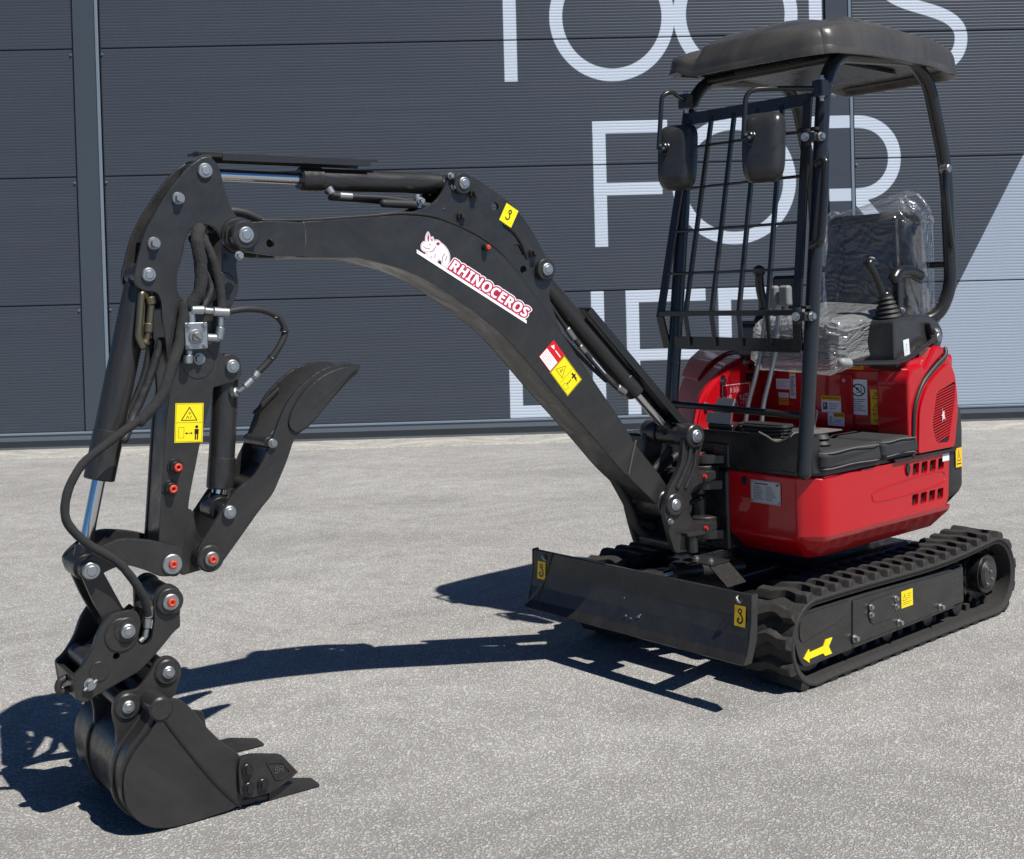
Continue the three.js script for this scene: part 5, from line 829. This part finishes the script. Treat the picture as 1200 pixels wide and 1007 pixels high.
// ---- left console with joystick, armrest and safety lever
{
  const c = part('left_console', [plate([[0.012, 1.215, 0.02], [0.008, 1.06, 0.03], [-0.04, 1.015, 0.03], [-0.16, 1.022, 0.04], [-0.325, 1.120, 0.03], [-0.348, 1.170, 0.04], [-0.27, 1.232, 0.05], [-0.15, 1.240, 0.04], [-0.115, 1.222, 0.02], [-0.06, 1.232, 0.02]], -0.445, -0.318, { bev: 0.012, seg: 7 }), plate([[-0.20, 1.205, 0.03], [-0.28, 1.20, 0.03], [-0.31, 1.15, 0.03], [-0.27, 1.09, 0.02], [-0.23, 1.09, 0.02], [-0.225, 1.17, 0.02]], -0.468, -0.446, { bev: 0.006 })], M.consoleP);
  const bell = []; for (let k = 0; k < 5; k++) bell.push(rod([-0.058 + k * 0.003, 1.228 + k * 0.017, -0.382], [-0.056 + k * 0.003, 1.246 + k * 0.017, -0.382], 0.052 - k * 0.0055, { r2: 0.044 - k * 0.0055, ch: 0.005 }));
  mesh('joystick_boot', bell, M.hose, c);
  const js = mesh('joystick', [tube([[-0.044, 1.29, -0.382], [-0.025, 1.33, -0.374], [0.012, 1.38, -0.376], [0.045, 1.415, -0.378]], 0.0155, { seg: 30, rad: 14 }), rod([-0.05, 1.285, -0.382], [-0.034, 1.325, -0.382], 0.024, { r2: 0.019 }), tube([[0.040, 1.408, -0.378], [0.058, 1.428, -0.378], [0.050, 1.436, -0.378], [0.022, 1.435, -0.377]], 0.0175, { seg: 24, rad: 12 })], M.black, c);
  mesh('joystick_button', rod([0.040, 1.448, -0.378], [0.038, 1.455, -0.378], 0.012), M.greyP, js);
  mesh('armrest', [tube([[-0.075, 1.375, -0.40], [-0.10, 1.395, -0.40], [-0.17, 1.402, -0.40], [-0.25, 1.385, -0.40]], 0.024, { rad: 14 }), rbox(-0.115, -0.082, 1.23, 1.365, -0.415, -0.385, 0.006)], M.black, c);
  mesh('bolt', bolt([-0.1, 1.255, -0.416], 0.008, 0.006), M.zinc, c);
  const lv = mesh('safety_lever', bentTube([[0.36, 1.080, -0.462], [-0.005, 1.062, -0.470], [-0.215, 1.140, -0.480], [-0.25, 1.150, -0.475]], 0.0095, 0.08), M.tubeBlack, c);
  mesh('lever_knob', tube([[0.372, 1.083, -0.462], [0.335, 1.079, -0.463]], 0.0165, { rad: 14 }), M.greyP, lv);
  mesh('lever_bracket', [rod([-0.24, 1.145, -0.49], [-0.24, 1.145, -0.46], 0.018), rod([-0.24, 1.175, -0.482], [-0.24, 1.16, -0.47], 0.014)], M.zincDull, c);
  decal('white_label', stickerMat(64, 96, (x, w, h) => { x.fillStyle = '#dfe8ec'; x.fillRect(0, 0, w, h); x.strokeStyle = '#5d8aa0'; x.lineWidth = 4; x.beginPath(); x.moveTo(24, 70); x.lineTo(30, 30); x.lineTo(44, 30); x.stroke(); }), 0.040, 0.060, [-0.075, 1.115, -0.4465], LEFT, [-1, 0.12, 0], c);
}
// ---- right joystick
{
  const c = part('right_console', [rbox(-0.10, 0.10, 1.07, 1.21, 0.06, 0.22, 0.02), rbox(-0.06, 0.085, 1.2, 1.22, 0.075, 0.205, 0.008)], M.consoleP);
  mesh('joystick', [tube([[0.03, 1.22, 0.13], [0.032, 1.29, 0.132], [0.045, 1.35, 0.134], [0.05, 1.41, 0.134]], 0.018, { rad: 14 }), new THREE.SphereGeometry(0.026, 16, 12).translate(0.05, 1.42, 0.134), rod([0.03, 1.215, 0.13], [0.03, 1.27, 0.13], 0.042, { r2: 0.024, ch: 0.006 })], M.black, c);
  mesh('display_unit', [rbox(-0.02, 0.03, 1.30, 1.40, -0.02, 0.09, 0.015), rod([0, 1.2, 0.05], [0, 1.3, 0.05], 0.012)], M.black, c);
}
// ---- seat
{
  const s = part('operator_seat', [rbox(-0.425, -0.325, 1.14, 1.645, -0.335, 0.085, 0.05, 8), rbox(-0.36, 0.14, 1.10, 1.215, -0.305, 0.04, 0.05, 6), rbox(-0.28, 0.10, 1.07, 1.12, -0.29, 0.0, 0.02)], M.fabric);
  each('seat_bolster', [tube([[-0.315, 1.22, -0.315], [-0.305, 1.40, -0.32], [-0.325, 1.58, -0.305]], 0.033, { rad: 14 }), tube([[-0.315, 1.22, 0.02], [-0.305, 1.40, 0.025], [-0.325, 1.58, 0.01]], 0.033, { rad: 14 }), rbox(-0.335, -0.305, 1.25, 1.48, -0.26, -0.03, 0.03, 5)], M.fabric, s);
}
// ---- canopy posts
const postX = (y) => 0.573 - 0.124 * (y - 0.876);
{
  const cp = part('canopy_frame', [
    bentTube([[0.590, 0.72, -0.45], [postX(2.06), 2.06, -0.45], [0.33, 2.165, -0.44], [-0.16, 2.20, -0.44], [-0.262, 2.13, -0.45], [-0.372, 1.795, -0.455], [-0.392, 1.335, -0.455], [-0.33, 1.215, -0.43], [-0.22, 1.20, -0.36]], 0.0255, 0.11, 18),
    bentTube([[0.590, 0.72, 0.165], [postX(2.06), 2.06, 0.160], [0.33, 2.165, 0.150], [-0.16, 2.20, 0.150], [-0.262, 2.13, 0.155], [-0.372, 1.795, 0.16], [-0.392, 1.335, 0.16], [-0.33, 1.215, 0.13], [-0.22, 1.20, 0.08]], 0.0255, 0.11, 18),
    rod([0.33, 2.16, -0.44], [0.33, 2.16, 0.15], 0.02), rod([-0.16, 2.195, -0.44], [-0.16, 2.195, 0.15], 0.02), rod([-0.385, 1.425, -0.45], [-0.385, 1.425, 0.16], 0.013),
  ], M.tubeBlack);
  mesh('cross_bar', [rod([0.575, 0.912, -0.44], [0.575, 0.925, 0.235], 0.0125)], M.tubeBlack, cp);
  mesh('grab_handle', [bentTube([[0.492, 1.775, -0.465], [0.500, 1.785, -0.50], [0.512, 1.70, -0.505], [0.545, 1.50, -0.505], [0.530, 1.492, -0.462]], 0.0145, 0.05, 14)], M.tubeBlack, cp);
  mesh('grab_handle', [bentTube([[-0.345, 1.785, -0.47], [-0.300, 1.792, -0.494], [-0.292, 1.70, -0.497], [-0.312, 1.58, -0.495], [-0.365, 1.50, -0.475]], 0.0125, 0.04, 14)], M.tubeBlack, cp);
  mesh('handle_clamp', [rod([-0.306, 1.792, -0.508], [-0.306, 1.792, -0.47], 0.0165)], M.zincDull, cp);
  // guard hinges
  for (const y of [1.865, 1.252]) each('guard_hinge', [bar([postX(y) + 0.01, y, -0.45], [postX(y) + 0.075, y, -0.45], 0.03, 0.05), bar([postX(y) + 0.03, y + 0.03, -0.46], [postX(y) + 0.03, y + 0.032, -0.385], 0.012, 0.03), rod([postX(y) + 0.05, y - 0.03, -0.43], [postX(y) + 0.05, y + 0.03, -0.43], 0.013)], M.tubeBlack, cp);
  for (const y of [1.865, 1.252]) each('bolt', [bolt([postX(y) + 0.045, y, -0.478], 0.012, 0.012), bolt([postX(y) + 0.078, y, -0.44], 0.011, 0.012, [1, 0, -0.3])], M.zinc, cp);
}
// ---- front guard, hinged on the left post
{
  const gx = (y) => postX(y) + 0.045;
  const za = -0.420, zb = 0.205;
  const yT = 2.0, yB = 1.262;
  const P = (y, t) => [gx(y), y, lerp(za, zb, t) - (y > 1.26 ? 0.125 * t * (y - 1.26) : 0)];
  const fr = part('front_guard', bar(P(yT, 0), P(yT, 1), 0.044, 0.010, [0, 1, 0]), M.tubeBlack);
  mesh('guard_rail', bar(P(1.265, 0), P(1.265, 1), 0.020, 0.022), M.tubeBlack, fr);
  each('guard_frame', [bar([gx(2.02), 2.02, za], [gx(1.25), 1.25, za], 0.034, 0.010, [0, 0, 1]), bar(P(2.02, 1), P(1.25, 1), 0.034, 0.010, [0, 0, 1]), bar([gx(1.255), 1.255, za], [gx(1.14) - 0.03, 1.135, za + 0.008], 0.034, 0.010, [0, 0, 1]), bar([gx(1.255), 1.255, zb], [gx(1.14) - 0.03, 1.135, zb - 0.02], 0.034, 0.010, [0, 0, 1])], M.tubeBlack, fr);
  mesh('guard_plate', bar([gx(1.14) - 0.032, 1.150, za + 0.004], [gx(1.14) - 0.032, 1.155, zb - 0.02], 0.048, 0.006), M.tubeBlack, fr);
  for (let i = 1; i < 5; i++) { const t = 1 - i / 5; mesh('guard_bar', [bar(P(1.995, t), P(1.255, t), 0.015, 0.015, [0, 0, 1]), bar(P(1.26, t), [gx(1.14) - 0.028, 1.145, lerp(za, zb - 0.01, t)], 0.015, 0.012, [0, 0, 1])], M.tubeBlack, fr); }
  for (const y of [1.415, 1.575, 1.735, 1.89]) mesh('guard_rod', rod(P(y, 0), P(y, 1), 0.0055, { seg: 10 }), M.tubeBlack, fr);
}
// ---- mirrors, seen from behind
{
  function mirror(label, c, arm, tilt, s) {
    const pos = [], idx = [], uvs = [], nA = 56, nB = 22, sg = (v, e) => Math.sign(v) * Math.pow(Math.abs(v), e);
    for (let b = 0; b <= nB; b++) for (let a = 0; a <= nA; a++) {          // rounded pod: flat at the glass, domed behind
      const t = b / nB, ph = t * Math.PI / 2, th = a / nA * Math.PI * 2, k = Math.pow(Math.cos(ph), 0.42), Y = sg(Math.sin(th), 0.42) * 0.1235 * k, Z = sg(Math.cos(th), 0.46) * 0.0765 * k * (1 + 0.07 * Math.sin(th));
      pos.push(-0.024 + 0.052 * Math.sin(ph), Y, Z); uvs.push(Y * 2, Z * 2);
      if (a && b) { const p = b * (nA + 1) + a, q = p - nA - 1; idx.push(q - 1, p - 1, q, q, p - 1, p); }
    }
    const nV = pos.length / 3; pos.push(-0.024, 0, 0); uvs.push(0, 0); for (let a = 0; a < nA; a++) idx.push(nV, a, a + 1);
    let g = new THREE.BufferGeometry(); g.setAttribute('position', new THREE.Float32BufferAttribute(pos, 3)); g.setAttribute('uv', new THREE.Float32BufferAttribute(uvs, 2)); g.setIndex(idx); g.computeVertexNormals(); g = crease(g, 0.8);
    const m = part('mirror', g, M.consoleP); m.userData.label = label;
    m.position.set(...c); m.rotation.set(0, tilt, 0.10);
    mesh('mirror_glass', rbox(-0.0262, -0.0242, -0.10, 0.10, -0.058, 0.058, 0.001), std(lin(0.7, 0.72, 0.74), 0.03, 1), m);
    mesh('mirror_mount', [rod([0.018, 0.03, 0.034], [0.05, 0.03, 0.034], 0.017), rod([0.022, 0.03, 0.034], [0.03, 0.03, 0.034], 0.022), bolt([0.03, 0.002, 0.034], 0.007, 0.012, [1, 0, 0])], M.black, m);
    each('bolt', [bolt([0.05, 0.036, 0.040], 0.004, 0.003, [1, 0, 0]), bolt([0.05, 0.024, 0.028], 0.004, 0.003, [1, 0, 0])], M.zinc, m);
    const a = part('mirror_arm', bentTube(arm, 0.0088, 0.045, 12), M.tubeBlack);
    const e = arm[arm.length - 1];
    mesh('mirror_clamp', [rbox(e[0] - 0.02, e[0] + 0.02, e[1] - 0.028, e[1] + 0.028, e[2] - 0.022, e[2] + 0.022, 0.005)], M.tubeBlack, a);
    each('clamp_bolt', [bolt([e[0] + 0.005, e[1] + 0.028, e[2] - 0.008], 0.010, 0.012, [0, 1, 0]), bolt([e[0] + 0.005, e[1] - 0.028, e[2] - 0.008], 0.009, 0.014, [0, -1, 0]), bolt([e[0] + 0.005, e[1] - 0.032, e[2] - 0.05], 0.006, 0.006, [0, 0, -1])], M.zinc, a);
  }
  mirror('left mirror hanging in front of the guard', [0.600, 1.842, -0.312], [[0.645, 1.87, -0.268], [0.635, 2.040, -0.275], [0.56, 2.044, -0.33], [0.455, 2.035, -0.455]], 0.32, 1);
  mirror('right mirror beside the far post', [0.600, 1.848, 0.082], [[0.645, 1.88, 0.125], [0.635, 2.075, 0.112], [0.60, 2.092, 0.10], [0.47, 2.07, 0.14]], 0.32, 1);
}
// ---- canopy roof: moulded shell with a raised centre and a gutter on each side
{
  const x0 = -0.405, x1 = 0.555, z0 = -0.525, z1 = 0.182, R = 0.10, nU = 110, nV = 96;
  const cx = (x0 + x1) / 2, cz = (z0 + z1) / 2, hx = (x1 - x0) / 2, hz = (z1 - z0) / 2;
  const sstep = (a, b, x) => { const t = clamp((x - a) / (b - a), 0, 1); return t * t * (3 - 2 * t); };
  const skirtY = (x, z) => 2.180 - 0.10 * Math.pow(Math.max(0, Math.abs(x - 0.03) - 0.12), 1.5) + 0.028 * sstep(0.0, 0.09, z);
  // map the unit square to a rounded rectangle, bowing the front edge forward
  function plan(u, v) {
    let a = u * 2 - 1, b = v * 2 - 1;
    const m = Math.max(Math.abs(a), Math.abs(b)) || 1e-6;
    let x = a * hx, z = b * hz;
    const ox = Math.abs(x) - (hx - R * m), oz = Math.abs(z) - (hz - R * m);
    if (ox > 0 && oz > 0) { const rr2 = Math.hypot(ox, oz), lim = R * m; const k = Math.max(ox, oz) / rr2; x = Math.sign(x) * (hx - R * m + ox * k); z = Math.sign(z) * (hz - R * m + oz * k); }
    x += cx; z += cz;
    if (x > cx) x += 0.03 * (1 - (b * 0.8) ** 2) * ((x - cx) / hx) ** 2 - 0.05 * clamp(-b, 0, 1) * ((x - cx) / hx) ** 3 * 1.0;
    return [x, z, 1 - m];
  }
  const quarter = (d, r) => { const c = 1 - clamp(d / r, 0, 1); return Math.sqrt(Math.max(0, 1 - c * c)); };
  const topY = (x, z, e) => {
    const d = e * 0.40, bow = 0.03 * (1 - (((z - cz) / hz) * 0.8) ** 2), fd = Math.max(0, x1 + bow - x);
    const lobe = sstep(0.016, -0.018, z);                                        // the right-hand edge stays a step lower
    const slope = (q, w) => Math.sin(Math.PI / 2 * clamp(q / w, 0, 1));
    const rise = 0.038 * quarter(d, 0.024) + 0.046 * slope(fd - 0.01, 0.30) * quarter(Math.max(0, x - x0), 0.10) * quarter(Math.min(z1 - z, z - z0), 0.085);
    const back = sstep(-0.40, -0.20, x), crown = sstep(0.30, 0.05, x) * sstep(-0.44, -0.30, z) * sstep(0.0, -0.08, z);
    const dish = sstep(0.318, 0.285, x) * sstep(0.06, 0.22, x) * sstep(-0.12, -0.17, z) * sstep(-0.425, -0.385, z);
    return skirtY(x, z) + 0.004 + rise + ((0.034 * quarter(fd, 0.045) + 0.030 * slope(fd, 0.28)) * lobe * (0.35 + 0.65 * sstep(-0.50, -0.25, z)) * (0.2 + 0.8 * back) + 0.036 * crown * back - 0.034 * dish) * clamp(d / 0.03, 0, 1);
  };
  const pos = [], uv = [], idx = [];
  for (let j = 0; j <= nV; j++) for (let i = 0; i <= nU; i++) {
    const sp = (t) => 0.4 * t + 0.6 * (0.5 - 0.5 * Math.cos(Math.PI * t));   // denser rows near the rim
    const u = clamp(sp(i / nU), 0, 1), v = clamp(sp(j / nV), 0, 1);
    const [x, z, e] = plan(i === 0 ? 0 : i === nU ? 1 : u, j === 0 ? 0 : j === nV ? 1 : v);
    pos.push(x, topY(x, z, e), z); uv.push(x * 0.6, z * 0.6);
  }
  const W = nU + 1;
  for (let j = 0; j < nV; j++) for (let i = 0; i < nU; i++) { const a = j * W + i; idx.push(a, a + W, a + 1, a + 1, a + W, a + W + 1); }
  // rim
  const rim = []; for (let i = 0; i < nU; i++) rim.push(i); for (let j = 0; j < nV; j++) rim.push(j * W + nU); for (let i = nU; i > 0; i--) rim.push(nV * W + i); for (let j = nV; j > 0; j--) rim.push(j * W);
  const top = new THREE.BufferGeometry(); top.setAttribute('position', new THREE.Float32BufferAttribute(pos, 3)); top.setAttribute('uv', new THREE.Float32BufferAttribute(uv, 2)); top.setIndex(idx); top.computeVertexNormals();
  const rp = [], ru = [], ri = [], K = 4; rim.forEach((k, n) => {
    const x = pos[k * 3], y = pos[k * 3 + 1], z = pos[k * 3 + 2], dx = (x - cx) / hx, dz = (z - cz) / hz;
    const yb = skirtY(x, z) - 0.018 - (dx > 0.6 ? 0.02 * sstep(0.05, 0.20, z) * 0.3 : 0);
    const I = [[0, 0, y], [0.004, 0.004, lerp(y, yb, 0.5)], [0.006, 0.006, yb], [-0.012, -0.012, yb + 0.002], [-0.03, -0.03, yb + 0.03]];
    for (const [ox, oz, yy] of I) { rp.push(x + dx * ox, yy, z + dz * oz); ru.push((x + z) * 0.6, yy * 0.6); }
  });
  const nR = rim.length; for (let n = 0; n < nR; n++) for (let k = 0; k < K; k++) { const a = n * 5 + k, b = ((n + 1) % nR) * 5 + k; ri.push(a, b, a + 1, a + 1, b, b + 1); }
  let side = new THREE.BufferGeometry(); side.setAttribute('position', new THREE.Float32BufferAttribute(rp, 3)); side.setAttribute('uv', new THREE.Float32BufferAttribute(ru, 2)); side.setIndex(ri); side.computeVertexNormals(); side = crease(side, 0.9);
  const roof = part('canopy_roof', [top, side], M.plastic);
  const under = [[x0 + 0.03, z0 + 0.06], [x0 + 0.06, z0 + 0.03], [x1 - 0.08, z0 + 0.03], [x1 - 0.03, z0 + 0.07], [x1 - 0.0, z1 - 0.06], [x1 - 0.03, z1 - 0.03], [x0 + 0.06, z1 - 0.03], [x0 + 0.03, z1 - 0.06]];
  each('roof_lining', [slab(under, 2.176, 2.184, { r: 0.03, bev: 0.001 }), slab([[x0 + 0.2, z0 + 0.16], [x1 - 0.2, z0 + 0.16], [x1 - 0.2, z1 - 0.16], [x0 + 0.2, z1 - 0.16]], 2.160, 2.1755, { r: 0.05 })], M.black, roof);
}
// ------------------------------------------------------------------ soft padded cover lying along the platform edge
{
  const pad = new THREE.Group(); pad.name = 'padded_cover'; pad.userData = { label: 'black quilted pad with piped edges lying on the platform below the seat', category: 'pad' };
  pad.position.copy(ex.position); pad.rotation.copy(ex.rotation); scene.add(pad);
  function cushion(xa, xb, za, zb, ya, yb, s0) {
    const g = new RoundedBoxGeometry(xb - xa, yb - ya, zb - za, 14, 0.024);
    const p = g.attributes.position, n = g.attributes.normal, hx = (xb - xa) / 2, hz = (zb - za) / 2, hy = (yb - ya) / 2;
    for (let i = 0; i < p.count; i++) {
      const x = p.getX(i), y = p.getY(i), z = p.getZ(i), u = x / hx, v = z / hz;
      const puff = 0.012 * (1 - u * u * 0.9) * (1 - v * v * 0.7) * Math.sign(y) * Math.min(1, Math.abs(y) / hy);
      const k = 0.006 * noise.noise(x * 9 + s0, y * 20, z * 9) + 0.0025 * noise.noise(x * 30, y * 60 + s0, z * 30), side = Math.abs(y) < hy * 0.7 ? -0.004 * Math.exp(-((y / 0.008) ** 2)) : 0;
      p.setXYZ(i, x + n.getX(i) * (k + side), y + puff + n.getY(i) * k, z + n.getZ(i) * (k + side));
    }
    g.translate((xa + xb) / 2, (ya + yb) / 2, (za + zb) / 2); g.computeVertexNormals(); return g;
  }
  const pieces = [[0.19, 0.545, -0.502, -0.27, 0.716, 0.790, 3], [-0.058, 0.184, -0.502, -0.25, 0.720, 0.792, 8]];
  for (const a of pieces) {
    const c = mesh('pad_section', cushion(...a), M.fabric, pad), [xa, xb, za, zb, ya, yb] = a;
    const loop = (y, o) => tube([[xa + 0.02, y, za + o], [(xa + xb) / 2, y + 0.004, za + o - 0.003], [xb - 0.02, y, za + o], [xb - 0.002 - o, y, za + 0.03], [xb - 0.003, y, zb - 0.03], [xb - 0.03, y, zb - 0.003], [xa + 0.03, y, zb - 0.003], [xa + 0.003, y, zb - 0.03], [xa + 0.002 + o, y, za + 0.03]], 0.0022, { closed: true, seg: 90, rad: 6 });
    mesh('piping', [loop(yb - 0.008, 0.003), loop(ya + 0.012, 0.005)], M.piping, c);
  }
  mesh('lower_layer', rbox(0.0, 0.53, 0.7285, 0.7335, -0.47, -0.26, 0.002), M.fabric, pad);
}
// ------------------------------------------------------------------ clear film wrapped over the seat
{
  const film = new THREE.Group(); film.name = 'plastic_film'; film.userData = { label: 'clear crumpled plastic film wrapped over the black operator seat', category: 'plastic film' };
  film.position.copy(ex.position); film.rotation.copy(ex.rotation); scene.add(film);
  const crumple = dataTex(512, (u, v) => { const a = noise.noise(u * 5, v * 5, 2), q = 1 - 2.4 * Math.abs(noise.noise((u + v) * 2.2 + 0.5 * a, (u - v) * 9 + 0.9 * a, 4)), w = 1 - 2.4 * Math.abs(noise.noise((u - 0.4 * v) * 3 + a, (0.4 * u + v) * 16 + a, 8)), k = 120 + 60 * q + 34 * w + 40 * a; return [k, k, k]; }, false, 1);
  const fm = new THREE.MeshPhysicalMaterial({ color: lin(0.96, 0.965, 0.97), roughness: 0.12, transmission: 0.92, thickness: 0, ior: 1.5, specularIntensity: 1, bumpMap: crumple, bumpScale: 0.013 });
  const fm2 = fm.clone(); fm2.transmission = 0.82;
  const ridge = (x, y, z) => 1 - Math.abs(noise.noise(x, y, z)) * 2.2;
  // draped sheet: rounded box whose skin is pulled into long diagonal folds and small creases
  function wrap(x0, x1, y0, y1, z0, z1, r, amp, s0, dy, dz, shape) {
    const g = new RoundedBoxGeometry(x1 - x0, y1 - y0, z1 - z0, 64, r), p = g.attributes.position, n = g.attributes.normal;
    for (let i = 0; i < p.count; i++) {
      const X = p.getX(i), Y = p.getY(i), Z = p.getZ(i), l = Y * dy + Z * dz, c = -Y * dz + Z * dy;   // along and across the folds
      const warp = 0.06 * noise.noise(X * 6 + s0, l * 7, c * 7), k = 0.55 + 0.45 * noise.noise(X * 5, Y * 6 + s0, Z * 6);
      const f = amp * (0.5 * ridge(X * 5 + s0, l * 3, (c + warp) * 13) + 0.32 * ridge(X * 9, l * 6 + s0, (c + warp * 1.4) * 34) * k + 0.16 * ridge(X * 30 + s0, l * 16, (c + warp) * 70) * k + 0.30 * noise.noise(X * 5, Y * 5 + s0, Z * 5)) - amp * 0.35;
      let q = [X + n.getX(i) * f, Y + n.getY(i) * f, Z + n.getZ(i) * f];
      q = shape(q, X / (x1 - x0), Y / (y1 - y0), Z / (z1 - z0));
      p.setXYZ(i, ...q);
    }
    g.translate((x0 + x1) / 2, (y0 + y1) / 2, (z0 + z1) / 2); g.computeVertexNormals(); return crease(g, 0.35);
  }
  mesh('film_over_backrest', wrap(-0.455, -0.265, 1.12, 1.665, -0.372, 0.130, 0.075, 0.042, 2, 0.55, 0.83, (q, u, v, w) => {
    const up = Math.max(0, v - 0.25) * 4;                               // gathered to a peak at the left shoulder, sagging at the right
    return [q[0], q[1] + up * (0.045 * Math.exp(-(((w + 0.36) / 0.10) ** 2)) - 0.035 * Math.max(0, w - 0.15) * 2) + 0.012 * Math.sin(w * 17) * up, q[2] * (1 + 0.035 * Math.sin(v * 9)) + (w < -0.3 ? -0.02 * Math.sin(v * 13 + 1) : 0)];
  }), fm, film);
  mesh('film_over_cushion', wrap(-0.285, 0.20, 1.075, 1.265, -0.335, 0.075, 0.045, 0.052, 11, 0.3, 0.95, (q, u, v, w) => [q[0] + 0.02 * Math.sin(w * 11) * (u > 0.3 ? 1 : 0), q[1] + 0.035 * Math.max(0, -u) + 0.03 * Math.max(0, v) * Math.sin(w * 9 + 2) - (u > 0.15 ? 0.14 * (u - 0.15) : 0), q[2]]), fm2, film);
}
renderer.render(scene, camera);
